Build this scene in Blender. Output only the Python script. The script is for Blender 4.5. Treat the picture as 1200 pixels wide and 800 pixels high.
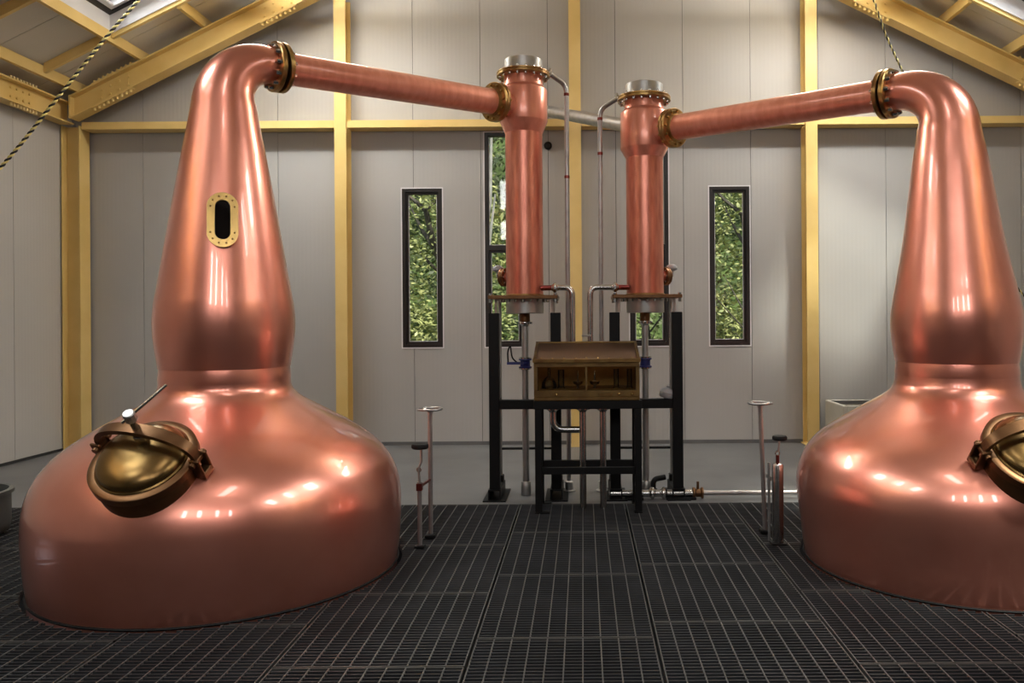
import bpy, math, random
from mathutils import Vector, Matrix

random.seed(7)
sc = bpy.context.scene
for o in list(bpy.data.objects):
    bpy.data.objects.remove(o)
COL = sc.collection
PI = math.pi

# ------------------------------------------------------------------ camera
H = 1.6            # eye height
F = 930.0          # focal length in pixels of a 1200 x 800 frame
cam_data = bpy.data.cameras.new('camera')
cam = bpy.data.objects.new('camera', cam_data)
COL.objects.link(cam)
cam_data.sensor_width = 36.0
cam_data.lens = F / 1200 * 36
cam_data.shift_x = -83 / 1200
cam_data.shift_y = -28 / 1200
cam_data.clip_end = 200
cam.matrix_world = Matrix.Translation((0, 0, H)) @ Matrix.Rotation(PI / 2, 4, 'X') @ Matrix.Rotation(-0.007, 4, 'Z')
sc.camera = cam

# ------------------------------------------------------------------ world, sun, exposure
world = bpy.data.worlds.new('overcast_sky')
sc.world = world
world.use_nodes = True
bg = world.node_tree.nodes['Background']
bg.inputs[0].default_value = (0.80, 0.88, 1.0, 1)
bg.inputs[1].default_value = 1.2

sun_d = bpy.data.lights.new('sun', 'SUN')
sun_d.energy = 6.5
sun_d.angle = math.radians(6)
sun_d.color = (1.0, 0.95, 0.85)
sun = bpy.data.objects.new('sun', sun_d)
COL.objects.link(sun)
sun.rotation_euler = (math.radians(24), math.radians(20), 0)

sc.view_settings.view_transform = 'Standard'
sc.view_settings.look = 'None'
sc.view_settings.gamma = 1.0
sc.view_settings.use_curve_mapping = False
sc.view_settings.exposure = 0.0

# roof geometry shared by lights and structure
XC = -0.07         # building axis
SL = 0.496         # roof slope
HW = 6.38          # half width between the side walls
YB = 10.05         # inner face of the gable wall
YF = -4.0          # inner face of the wall behind the camera
def rafter_z(x):   # underside of the rafters
    return 4.02 + SL * (6.2 - abs(x - XC))
RT = 0.28          # rafter depth (vertical)
PT = 0.14          # purlin depth
def roof_z(x):     # underside of the roof panels
    return rafter_z(x) + RT + PT
SKY_U = (3.72, 5.28)                       # skylight extent across the slope, from the axis
SKY_Y = [(7.85, 9.0), (3.6, 4.75), (1.4, 2.55), (-0.9, 0.25)]
SKY_W = [105, 105, 105, 105]
FRONT_WIN = [(-2.5, -2.1), (-1.1, -0.7), (0.6, 1.0), (2.0, 2.4)]

def area_light(name, loc, sx, sy, energy, direction, color=(1, 1, 1)):
    d = bpy.data.lights.new(name, 'AREA')
    d.shape = 'RECTANGLE'
    d.size, d.size_y = sx, sy
    d.energy = energy
    d.color = color
    o = bpy.data.objects.new(name, d)
    COL.objects.link(o)
    z = -Vector(direction).normalized()
    y = Vector((0, 1, 0)) if abs(z.y) < 0.9 else Vector((0, 0, 1))
    x = y.cross(z).normalized()
    y = z.cross(x)
    m = Matrix((x, y, z)).transposed().to_4x4()
    o.matrix_world = Matrix.Translation(loc) @ m
    return o

NRM = Vector((SL, 0, 1)).normalized()      # normal of the right-hand slope (mirrored left)
for s in (-1, 1):
    for (y0, y1), w in zip(SKY_Y, SKY_W):
        um = (SKY_U[0] + SKY_U[1]) / 2
        x = XC + s * um
        n = Vector((s * NRM.x, 0, NRM.z))
        p = Vector((x, (y0 + y1) / 2, roof_z(x))) + n * 0.30
        area_light('skylight_daylight', p, (SKY_U[1] - SKY_U[0]) / NRM.z * 0.98, (y1 - y0) * 0.98, w, -n, (0.97, 0.98, 1.0))
for (x0, x1) in FRONT_WIN:
    area_light('front_window_daylight', ((x0 + x1) / 2, YF - 0.2, 4.9), x1 - x0, 1.8, 100 * (x1 - x0), (0, 1, -0.1), (1.0, 0.97, 0.95))

# ------------------------------------------------------------------ materials
def mat(name, color, rough=0.5, metal=0.0, var=0.0, scale=6.0, bump=0.0, bscale=40.0, coat=0.0, coat_rough=0.05,
        color2=None, stretch=(1, 1, 1), spec=0.5, contrast=(0.35, 0.65)):
    m = bpy.data.materials.new(name)
    m.use_nodes = True
    nt = m.node_tree
    b = nt.nodes['Principled BSDF']
    b.inputs['Base Color'].default_value = (*color, 1)
    b.inputs['Roughness'].default_value = rough
    b.inputs['Metallic'].default_value = metal
    b.inputs['Specular IOR Level'].default_value = spec
    if coat:
        b.inputs['Coat Weight'].default_value = coat
        b.inputs['Coat Roughness'].default_value = coat_rough
    if var or color2 or bump:
        tc = nt.nodes.new('ShaderNodeTexCoord')
        mp = nt.nodes.new('ShaderNodeMapping')
        mp.inputs['Scale'].default_value = stretch
        nt.links.new(tc.outputs['Object'], mp.inputs['Vector'])
    if var or color2:
        n = nt.nodes.new('ShaderNodeTexNoise')
        n.inputs['Scale'].default_value = scale
        n.inputs['Detail'].default_value = 5
        r = nt.nodes.new('ShaderNodeValToRGB')
        if color2 is None:
            color2 = tuple(c * (1 - var) for c in color)
        r.color_ramp.elements[0].position = contrast[0]
        r.color_ramp.elements[1].position = contrast[1]
        r.color_ramp.elements[0].color = (*color2, 1)
        r.color_ramp.elements[1].color = (*color, 1)
        nt.links.new(mp.outputs[0], n.inputs['Vector'])
        nt.links.new(n.outputs['Fac'], r.inputs[0])
        nt.links.new(r.outputs[0], b.inputs['Base Color'])
    if bump:
        n2 = nt.nodes.new('ShaderNodeTexNoise')
        n2.inputs['Scale'].default_value = bscale
        n2.inputs['Detail'].default_value = 3
        bp = nt.nodes.new('ShaderNodeBump')
        bp.inputs['Strength'].default_value = bump
        bp.inputs['Distance'].default_value = 0.01
        nt.links.new(mp.outputs[0], n2.inputs['Vector'])
        nt.links.new(n2.outputs['Fac'], bp.inputs['Height'])
        nt.links.new(bp.outputs[0], b.inputs['Normal'])
    return m

def panel_material(name, color, axis):
    """coated sandwich panel with fine ribs along its length; axis = coordinate across the ribs"""
    m = mat(name, color, rough=0.42, var=0.05, scale=1.2)
    nt = m.node_tree
    b = nt.nodes['Principled BSDF']
    tc = nt.nodes.new('ShaderNodeTexCoord')
    w = nt.nodes.new('ShaderNodeTexWave')
    w.bands_direction = axis
    w.inputs['Scale'].default_value = 6.0
    w.inputs['Distortion'].default_value = 0.0
    bp = nt.nodes.new('ShaderNodeBump')
    bp.inputs['Strength'].default_value = 0.12
    bp.inputs['Distance'].default_value = 0.004
    nt.links.new(tc.outputs['Object'], w.inputs['Vector'])
    nt.links.new(w.outputs['Fac'], bp.inputs['Height'])
    nt.links.new(bp.outputs[0], b.inputs['Normal'])
    return m

def glass_material(name, tint=(0.95, 0.97, 0.96), refl=0.10, rough=0.03):
    m = bpy.data.materials.new(name)
    m.use_nodes = True
    nt = m.node_tree
    nt.nodes.clear()
    out = nt.nodes.new('ShaderNodeOutputMaterial')
    mix = nt.nodes.new('ShaderNodeMixShader')
    tr = nt.nodes.new('ShaderNodeBsdfTransparent')
    gl = nt.nodes.new('ShaderNodeBsdfGlossy')
    fr = nt.nodes.new('ShaderNodeFresnel')
    fr.inputs['IOR'].default_value = 1.0 + refl * 4
    tr.inputs[0].default_value = (*tint, 1)
    gl.inputs['Roughness'].default_value = rough
    nt.links.new(fr.outputs[0], mix.inputs[0])
    nt.links.new(tr.outputs[0], mix.inputs[1])
    nt.links.new(gl.outputs[0], mix.inputs[2])
    nt.links.new(mix.outputs[0], out.inputs[0])
    return m

M = {}
M['copper'] = mat('polished_copper', (0.95, 0.385, 0.285), 0.31, 0.92, color2=(0.88, 0.33, 0.24), scale=2.2, coat=1.0,
                  coat_rough=0.035, bump=0.05, bscale=9)
M['copper_pipe'] = mat('brushed_copper', (0.95, 0.38, 0.27), 0.36, 0.55, color2=(0.84, 0.30, 0.20), scale=5, coat=0.6,
                       coat_rough=0.08, stretch=(4, 4, 0.7))
M['copper_dull'] = mat('dull_copper', (0.76, 0.29, 0.20), 0.36, 0.85, color2=(0.58, 0.19, 0.13), scale=7, coat=0.2,
                       coat_rough=0.2, stretch=(3, 3, 0.6))
M['copper_dark'] = mat('dark_red_copper', (0.24, 0.055, 0.045), 0.3, 0.9, var=0.3, scale=9)
M['brass'] = mat('brass', (0.55, 0.36, 0.13), 0.28, 0.95, color2=(0.33, 0.17, 0.07), scale=9)
M['brass_bright'] = mat('bright_brass', (0.80, 0.53, 0.19), 0.25, 0.9, var=0.15, scale=20)
M['bronze'] = mat('dark_bronze', (0.20, 0.105, 0.05), 0.38, 0.9, color2=(0.15, 0.07, 0.03), scale=8)
M['door_brass'] = mat('yellow_brass', (0.26, 0.165, 0.06), 0.27, 0.95, color2=(0.19, 0.11, 0.04), scale=6)
M['steel'] = mat('stainless_steel', (0.58, 0.56, 0.54), 0.24, 1.0, var=0.15, scale=12, stretch=(6, 6, 1))
M['steel_matt'] = mat('matt_steel', (0.50, 0.49, 0.47), 0.42, 0.9, var=0.2, scale=8)
M['bolt'] = mat('bolt_steel', (0.72, 0.70, 0.66), 0.2, 1.0, var=0.1, scale=30)
M['galv'] = mat('galvanised_pipe', (0.45, 0.43, 0.42), 0.35, 0.8, var=0.2, scale=10)
M['grey_plastic'] = mat('grey_plastic', (0.33, 0.33, 0.34), 0.4, 0.0, var=0.15, scale=14)
M['black'] = mat('black_painted_steel', (0.004, 0.004, 0.0045), 0.55, 0.0, var=0.3, scale=10, spec=0.25)
M['blue'] = mat('blue_valve_paint', (0.02, 0.025, 0.15), 0.4, 0.0, var=0.2, scale=20)
M['yellow'] = mat('yellow_painted_steel', (0.78, 0.57, 0.22), 0.42, 0.0, color2=(0.71, 0.50, 0.17), scale=2.5)
M['wall'] = panel_material('grey_wall_panel', (0.42, 0.41, 0.395), 'X')
M['wall_side'] = panel_material('grey_side_panel_lifted', (0.52, 0.51, 0.49), 'Y')  # wall panel colour lightened here to brighten the dim side walls
M['roof'] = panel_material('grey_roof_panel', (0.72, 0.69, 0.62), 'Y')
M['cladding'] = mat('dark_timber_cladding', (0.07, 0.055, 0.042), 0.6, var=0.4, scale=3, stretch=(6, 1, 0.5))
M['joint'] = mat('dark_joint', (0.03, 0.03, 0.03), 0.8, var=0.2)
M['frame'] = mat('dark_window_frame', (0.012, 0.009, 0.008), 0.4, var=0.2, scale=10)
M['white'] = mat('white_trim', (0.75, 0.74, 0.76), 0.4, var=0.05, scale=5)
M['concrete'] = mat('concrete', (0.15, 0.15, 0.152), 0.4, color2=(0.11, 0.11, 0.112), scale=1.6, bump=0.1)
M['plinth'] = mat('grey_flashing', (0.13, 0.13, 0.13), 0.5, var=0.2, scale=4)
M['grate'] = mat('grating_steel', (0.052, 0.053, 0.058), 0.5, 0.35, color2=(0.030, 0.031, 0.034), scale=2.0)
M['rod'] = mat('grating_rod_steel', (0.095, 0.095, 0.092), 0.45, 0.35, var=0.2, scale=3)
M['pit'] = mat('dark_pit', (0.010, 0.010, 0.011), 0.9, var=0.3)
M['glass'] = glass_material('window_glass')
M['jar'] = glass_material('jar_glass', (0.96, 0.98, 0.97), 0.16, 0.12)
M['safe_glass'] = glass_material('tinted_safe_glass', (0.90, 0.86, 0.76), 0.11)
M['sight'] = mat('dark_sight_glass', (0.008, 0.006, 0.006), 0.05, 0.0, var=0.2, spec=0.8)
M['safe_in'] = mat('tarnished_brass', (0.24, 0.15, 0.05), 0.4, 0.6, color2=(0.15, 0.085, 0.03), scale=7)
M['safe_back'] = mat('old_brass_back', (0.46, 0.31, 0.11), 0.5, 0.3, color2=(0.28, 0.17, 0.06), scale=5)
M['lid_glass'] = glass_material('brown_lid_glass', (0.50, 0.37, 0.27), 0.03, 0.5)
M['safe_lid'] = mat('tarnished_copper_lid', (0.22, 0.115, 0.07), 0.35, 0.8, color2=(0.12, 0.065, 0.045), scale=5)
M['rope_y'] = mat('yellow_strand', (0.90, 0.78, 0.30), 0.7, var=0.2, scale=40)
M['rope_b'] = mat('black_strand', (0.02, 0.02, 0.02), 0.7, var=0.2, scale=40)
M['tub'] = mat('cream_plastic', (0.52, 0.50, 0.44), 0.5, var=0.1, scale=4)
M['tub_grey'] = mat('dark_grey_plastic', (0.10, 0.105, 0.10), 0.5, var=0.2, scale=6)
M['leaf_c'] = mat('leaf_shade_green', (0.17, 0.20, 0.08), 0.6, color2=(0.06, 0.075, 0.03), scale=0.9)
M['leaf_a'] = mat('leaf_green', (0.34, 0.40, 0.14), 0.5, color2=(0.15, 0.20, 0.07), scale=1.3)
M['leaf_b'] = mat('leaf_yellow_green', (0.52, 0.52, 0.20), 0.5, color2=(0.26, 0.30, 0.10), scale=1.5)
M['bark'] = mat('brown_bark', (0.10, 0.085, 0.065), 0.85, color2=(0.05, 0.042, 0.033), scale=6, stretch=(3, 3, 0.6), bump=0.4)
M['bark_pale'] = mat('pale_bark', (0.52, 0.50, 0.45), 0.8, color2=(0.30, 0.28, 0.24), scale=5)
M['bank'] = mat('wooded_bank', (0.10, 0.15, 0.035), 0.9, color2=(0.03, 0.05, 0.015), scale=1.6, bump=0.6, bscale=3)

# ------------------------------------------------------------------ mesh helpers
WL = {}            # world location of every thing / part (nothing is rotated at object level)

class MB:
    def __init__(self):
        self.v, self.f = [], []
    def add(self, vs, fs, m=None):
        n = len(self.v)
        for p in vs:
            p = Vector(p)
            self.v.append(m @ p if m is not None else p)
        self.f += [tuple(i + n for i in q) for q in fs]
        return self
    def box(self, x0, x1, y0, y1, z0, z1, m=None):
        vs = [(x0, y0, z0), (x1, y0, z0), (x1, y1, z0), (x0, y1, z0), (x0, y0, z1), (x1, y0, z1), (x1, y1, z1), (x0, y1, z1)]
        fs = [(0, 3, 2, 1), (4, 5, 6, 7), (0, 1, 5, 4), (1, 2, 6, 5), (2, 3, 7, 6), (3, 0, 4, 7)]
        return self.add(vs, fs, m)
    def bbox(self, x0, x1, y0, y1, z0, z1, b=0.004, m=None):
        """box with bevelled vertical and horizontal edges (chamfer b)"""
        vs, fs = [], []
        for z, k in ((z0, b), (z0 + b, 0), (z1 - b, 0), (z1, b)):
            a0, a1, c0, c1 = x0 + k, x1 - k, y0 + k, y1 - k
            vs += [(a0 + b, c0, z), (a1 - b, c0, z), (a1, c0 + b, z), (a1, c1 - b, z), (a1 - b, c1, z), (a0 + b, c1, z), (a0, c1 - b, z), (a0, c0 + b, z)]
        for r in range(3):
            for i in range(8):
                j = (i + 1) % 8
                fs.append((r * 8 + i, r * 8 + j, r * 8 + 8 + j, r * 8 + 8 + i))
        fs.append(tuple(range(7, -1, -1)))
        fs.append(tuple(range(24, 32)))
        return self.add(vs, fs, m)
    def prism(self, poly, a, b, axis='Y', m=None):
        """poly: 2D points; extruded from a to b along axis. axis Y: (x,z); Z: (x,y); X: (y,z)"""
        n = len(poly)
        def P(p, t):
            return {'Y': (p[0], t, p[1]), 'Z': (p[0], p[1], t), 'X': (t, p[0], p[1])}[axis]
        vs = [P(p, a) for p in poly] + [P(p, b) for p in poly]
        fs = [tuple(range(n - 1, -1, -1)), tuple(range(n, 2 * n))]
        fs += [(i, (i + 1) % n, n + (i + 1) % n, n + i) for i in range(n)]
        return self.add(vs, fs, m)
    def lathe(self, prof, seg=32, m=None, a0=0.0, a1=2 * PI, caps=True):
        """prof: list of (r, z) bottom to top"""
        full = abs(a1 - a0 - 2 * PI) < 1e-6
        n = seg if full else seg + 1
        vs, fs = [], []
        for r, z in prof:
            for i in range(n):
                a = a0 + (a1 - a0) * i / seg
                vs.append((r * math.cos(a), r * math.sin(a), z))
        for k in range(len(prof) - 1):
            for i in range(seg):
                j = (i + 1) % n
                fs.append((k * n + i, k * n + j, (k + 1) * n + j, (k + 1) * n + i))
        if caps and full:
            if prof[0][0] > 1e-5:
                fs.append(tuple(range(n - 1, -1, -1)))
            if prof[-1][0] > 1e-5:
                fs.append(tuple((len(prof) - 1) * n + i for i in range(n)))
        return self.add(vs, fs, m)
    def cyl(self, p0, p1, r, seg=16, r2=None, b=0.0):
        p0, p1 = Vector(p0), Vector(p1)
        L = (p1 - p0).length
        r2 = r if r2 is None else r2
        m = frame_to(p0, p1 - p0)
        prof = [(r, 0), (r2, L)] if b == 0 else [(r - b, 0), (r, b), (r2, L - b), (r2 - b, L)]
        return self.lathe(prof, seg, m)
    def sweep(self, path, radii, seg=16, caps=True):
        path = [Vector(p) for p in path]
        n = len(path)
        if not isinstance(radii, (list, tuple)):
            radii = [radii] * n
        up = None
        vs, fs = [], []
        for i, p in enumerate(path):
            t = (path[min(i + 1, n - 1)] - path[max(i - 1, 0)]).normalized()
            if up is None:
                up = t.orthogonal().normalized()
            else:
                up = (up - t * up.dot(t)).normalized()
            w = t.cross(up)
            for k in range(seg):
                a = 2 * PI * k / seg
                vs.append(p + (up * math.cos(a) + w * math.sin(a)) * radii[i])
        for i in range(n - 1):
            for k in range(seg):
                j = (k + 1) % seg
                fs.append((i * seg + k, i * seg + j, (i + 1) * seg + j, (i + 1) * seg + k))
        if caps:
            fs.append(tuple(range(seg - 1, -1, -1)))
            fs.append(tuple((n - 1) * seg + k for k in range(seg)))
        return self.add(vs, fs)
    def torus(self, c, axis, R, r, seg=32, sub=10):
        m = frame_to(c, axis)
        prof = [(R + r * math.cos(2 * PI * k / sub), r * math.sin(2 * PI * k / sub)) for k in range(sub + 1)]
        return self.lathe(prof, seg, m, caps=False)
    def build(self, name, material, parent=None, smooth=None, stuff=False):
        base = Vector((0, 0, 0))
        p = parent
        if p is not None:
            base = WL[p.name]
        me = bpy.data.meshes.new(name)
        me.from_pydata([v - base for v in self.v], [], self.f)
        me.materials.append(material if not isinstance(material, str) else M[material])
        if smooth is not None:
            me.polygons.foreach_set('use_smooth', [True] * len(me.polygons))
            me.set_sharp_from_angle(angle=math.radians(smooth))
        o = bpy.data.objects.new(name, me)
        COL.objects.link(o)
        if parent is not None:
            o.parent = parent
            WL[o.name] = base
        else:
            WL[o.name] = Vector((0, 0, 0))
        if stuff:
            o['kind'] = 'stuff'
        return o

def frame_to(p, d):
    """matrix whose z axis points along d, origin p; x axis horizontal where possible"""
    z = Vector(d).normalized()
    ref = Vector((0, 0, 1)) if abs(z.z) < 0.95 else Vector((0, 1, 0))
    x = ref.cross(z).normalized()
    y = z.cross(x)
    return Matrix.Translation(p) @ Matrix((x, y, z)).transposed().to_4x4()

def round_path(pts, rad, n=8):
    """polyline with its corners rounded"""
    pts = [Vector(p) for p in pts]
    out = [pts[0]]
    for i in range(1, len(pts) - 1):
        a, b, c = pts[i - 1], pts[i], pts[i + 1]
        r = min(rad, (a - b).length * 0.49, (c - b).length * 0.49)
        p0 = b + (a - b).normalized() * r
        p1 = b + (c - b).normalized() * r
        for k in range(n + 1):
            t = k / n
            out.append(p0 * (1 - t) ** 2 + b * 2 * t * (1 - t) + p1 * t ** 2)
    out.append(pts[-1])
    return out

def catmull(pts, n=6):
    out = []
    P = [pts[0]] + list(pts) + [pts[-1]]
    for i in range(1, len(P) - 2):
        p0, p1, p2, p3 = P[i - 1], P[i], P[i + 1], P[i + 2]
        for k in range(n):
            t = k / n
            out.append(tuple(0.5 * (2 * b + (c - a) * t + (2 * a - 5 * b + 4 * c - d) * t * t + (3 * b - a - 3 * c + d) * t ** 3)
                             for a, b, c, d in zip(p0, p1, p2, p3)))
    out.append(tuple(pts[-1]))
    return out

def tag(o, label, cat, group=None):
    o['label'] = label
    o['category'] = cat
    if group:
        o['group'] = group
    return o

def thing(name, label, cat, loc, group=None):
    o = bpy.data.objects.new(name, None)
    COL.objects.link(o)
    o.location = loc
    o.empty_display_size = 0.1
    WL[o.name] = Vector(loc)
    return tag(o, label, cat, group)

def struct(o, label=None):
    o['kind'] = 'structure'
    if label:
        o['label'] = label
    return o

def rect_minus(x0, x1, z0, ztop, holes):
    """slices of the strip x0..x1 from z0 to ztop(x) with rectangular holes: yields (xa, xb, za, zb or None for the top)"""
    xs = {x0, x1}
    for h in holes:
        for x in h[:2]:
            if x0 < x < x1:
                xs.add(x)
    if x0 < XC < x1:
        xs.add(XC)
    xs = sorted(xs)
    for a, b in zip(xs[:-1], xs[1:]):
        mid = (a + b) / 2
        hz = sorted((h[2], h[3]) for h in holes if h[0] < mid < h[1])
        z = z0
        for h0, h1 in hz:
            yield a, b, z, h0
            z = h1
        yield a, b, z, None

# ------------------------------------------------------------------ floor, pit, grating
GY = 6.83          # edge between grating and concrete
floor = struct(MB().box(XC - HW - 0.1, XC + HW + 0.1, GY, YB + 0.1, -0.15, 0).build('floor', 'concrete'),
               'smooth grey concrete floor strip with dark steel grating in front')
mb = MB().box(XC - HW, XC + HW, YF, GY, -0.75, -0.7)
mb.box(XC - HW, XC + HW, GY - 0.02, GY - 0.001, -0.7, -0.045)
mb.build('pit_base', 'pit', floor)

STILL_L = (-2.335, 5.19)
STILL_R = (2.454, 5.23)
HOLES = [(STILL_L[0], STILL_L[1], 1.115), (STILL_R[0], STILL_R[1], 1.0)]

def clip_seg(a, b, fixed, along_x):
    """parts of the segment a..b (at the fixed other coordinate) outside the still holes"""
    segs = [(a, b)]
    for cx, cy, r in HOLES:
        c, d = (cx, fixed - cy) if along_x else (cy, fixed - cx)
        if abs(d) >= r:
            continue
        h = math.sqrt(r * r - d * d)
        new = []
        for s0, s1 in segs:
            if c + h <= s0 or c - h >= s1:
                new.append((s0, s1))
                continue
            if c - h - s0 > 0.004:
                new.append((s0, c - h))
            if s1 - c - h > 0.004:
                new.append((c + h, s1))
        segs = new
    return segs

def grating_meshes(x0, x1, y0, y1):
    fr, bars, rods = MB(), MB(), MB()
    g = 0.008
    x0, x1, y0, y1 = x0 + g, x1 - g, y0 + g * 0.6, y1 - g * 0.6
    for y in (y0, y1 - 0.006):
        for s0, s1 in clip_seg(x0, x1, y, True):
            fr.box(s0, s1, y, y + 0.006, -0.034, 0.001)
    for x in (x0, x1 - 0.006):
        for s0, s1 in clip_seg(y0, y1, x, False):
            fr.box(x, x + 0.006, s0, s1, -0.034, 0.0)
    nb = max(2, round((y1 - y0) / 0.034))
    for i in range(1, nb):
        y = y0 + (y1 - y0) * i / nb
        for s0, s1 in clip_seg(x0, x1, y, True):
            bars.box(s0, s1, y - 0.003, y + 0.003, -0.032, -0.001)
    for i in range(1, 10):
        x = x0 + (x1 - x0) * i / 10
        for s0, s1 in clip_seg(y0, y1, x, False):
            rods.box(x - 0.0032, x + 0.0032, s0, s1, -0.010, 0.0005)
    return fr, bars, rods

def touches_hole(x0, x1, y0, y1):
    for cx, cy, r in HOLES:
        dx = max(x0 - cx, 0, cx - x1)
        dy = max(y0 - cy, 0, cy - y1)
        if dx * dx + dy * dy < r * r:
            return True
    return False

proto = {}
PW = 0.9
xe = []
x = 0.351
while x > XC - HW:
    x -= PW
while x < XC + HW:
    xe.append(x)
    x += PW
xe.append(x)
ROWOFF = {0: 0.0, 1: 0.2, 2: -0.32}
for ci in range(len(xe) - 1):
    x0, x1 = max(xe[ci], XC - HW + 0.01), min(xe[ci + 1], XC + HW - 0.01)
    if x1 - x0 < 0.05:
        continue
    key_c = round((xe[ci] + 0.549) / PW)
    off = ROWOFF[key_c % 3]
    ys = [GY - 0.01]
    y = 5.93 + off
    if GY - y < 0.35:
        y -= 0.98
    while y > YF + 0.2:
        ys.append(y)
        y -= 0.98
    ys.append(YF + 0.02)
    for y1, y0 in zip(ys[:-1], ys[1:]):
        if touches_hole(x0, x1, y0, y1):
            fr, bars, rods = grating_meshes(x0, x1, y0, y1)
            if not fr.v and not bars.v:
                continue
            p = fr.build('grating_panel', 'rod', floor) if fr.v else None
            if p is None:
                continue
            if bars.v:
                bars.build('bearing_bars', 'grate', p, stuff=True)
            if rods.v:
                rods.build('cross_rods', 'rod', p, stuff=True)
            continue
        key = (round(x1 - x0, 3), round(y1 - y0, 3))
        if key not in proto:
            fr, bars, rods = grating_meshes(0, x1 - x0, 0, y1 - y0)
            sv, HOLES = HOLES, []
            fr, bars, rods = grating_meshes(0, x1 - x0, 0, y1 - y0)
            HOLES = sv
            p = fr.build('grating_panel', 'rod', floor)
            b = bars.build('bearing_bars', 'grate', p, stuff=True)
            r = rods.build('cross_rods', 'rod', p, stuff=True)
            p.location = (x0, y0, 0)
            proto[key] = (p, b, r)
        else:
            sp, sb, sr = proto[key]
            p = sp.copy(); COL.objects.link(p); p.parent = floor; p.location = (x0, y0, 0)
            for s in (sb, sr):
                c = s.copy(); COL.objects.link(c); c.parent = p

# ------------------------------------------------------------------ walls
WINS = [  # x0, x1, z0, z1, transom
    (-2.280, -1.772, 1.237, 3.246, None),
    (-1.232, -0.738, 1.237, 3.950, 2.49),
    (0.598, 1.092, 1.237, 3.950, 2.49),
    (1.610, 2.118, 1.237, 3.246, None)]
wall_back = struct(MB().box(XC - HW, XC + HW, YB + 0.012, YB + 0.03, -0.05, 0.02).build('wall_back', 'joint'),
                   'grey panelled gable wall with four narrow windows')
xs = []
x = 0.43
while x > XC - HW - 0.1:
    x -= 0.855
while x < XC + HW + 0.1:
    xs.append(x)
    x += 0.855
xs.append(x)
for a, b in zip(xs[:-1], xs[1:]):
    a, b = max(a, XC - HW - 0.1), min(b, XC + HW + 0.1)
    if b - a < 0.05:
        continue
    mb = MB()
    g = 0.003
    for xa, xb, za, zb in rect_minus(a, b, 0.0, None, [w[:4] for w in WINS]):
        ga, gb = (g if xa == a else 0), (g if xb == b else 0)
        if zb is None:
            poly = [(xa + ga, za), (xb - gb, za), (xb - gb, roof_z(xb) - 0.02), (xa + ga, roof_z(xa) - 0.02)]
        else:
            poly = [(xa + ga, za), (xb - gb, za), (xb - gb, zb), (xa + ga, zb)]
        mb.prism(poly, YB, YB + 0.1, 'Y')
    mb.build('wall_panel', 'wall', wall_back)
    # tongue behind the joint, so that daylight does not leak through
    if b < XC + HW:
        inside = [w for w in WINS if w[0] - 0.01 < b < w[1] + 0.01]
        mb = MB()
        z = 0.0
        for w in inside:
            mb.box(b - 0.02, b + 0.02, YB + 0.012, YB + 0.02, z, w[2])
            z = w[3]
        mb.box(b - 0.02, b + 0.02, YB + 0.012, YB + 0.02, z, roof_z(b) - 0.06)
        mb.build('panel_joint', 'joint', wall_back)

for sname, s in (('wall_left', -1), ('wall_right', 1)):
    xw = XC + s * HW
    o = s * 0.1
    w = struct(MB().box(min(xw + s * .012, xw + s * .03), max(xw + s * .012, xw + s * .03), YF, YB, -0.05, 4.1).build(sname, 'joint'),
               'grey panelled side wall below the %s eaves beam' % ('left' if s < 0 else 'right'))
    y = 9.0 + 0.855
    while y > YF - 0.8:
        y0, y1 = max(y - 0.855, YF - 0.1), min(y, YB + 0.1)
        if y0 < y1:
            MB().box(min(xw, xw + o), max(xw, xw + o), y0 + 0.003, y1 - 0.003, 0.0, roof_z(xw) + 0.02).build('wall_panel', 'wall_side', w)
        y -= 0.855
    if s < 0:
        MB().box(min(xw, xw + o), max(xw, xw + o), 9.858, YB + 0.1, 0, roof_z(xw)).build('wall_panel', 'wall_side', w)
    else:
        MB().box(min(xw, xw + o), max(xw, xw + o), 9.858, YB + 0.1, 0, roof_z(xw)).build('wall_panel', 'wall_side', w)

# wall behind the camera, with four tall windows
wf = None
mb = MB()
holes = [(a, b, 4.0, 5.8) for a, b in FRONT_WIN]
for xa, xb, za, zb in rect_minus(XC - HW - 0.1, XC + HW + 0.1, -0.05, None, holes):
    poly = [(xa, za), (xb, za), (xb, roof_z(xb)), (xa, roof_z(xa))] if zb is None else [(xa, za), (xb, za), (xb, zb), (xa, zb)]
    mb.prism(poly, YF - 0.12, YF, 'Y')
wf = struct(mb.build('wall_front', 'cladding'), 'dark timber gable wall behind the viewer with high windows')

struct(MB().box(XC - HW, XC + HW, YB - 0.012, YB, 0, 0.045).build('baseboard_back', 'plinth'))
struct(MB().box(XC - HW, XC - HW + 0.014, GY, YB - 0.012, 0, 0.03).build('baseboard_left', 'joint'))
struct(MB().box(XC + HW - 0.014, XC + HW, GY, YB - 0.012, 0, 0.03).build('baseboard_right', 'joint'))

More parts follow.
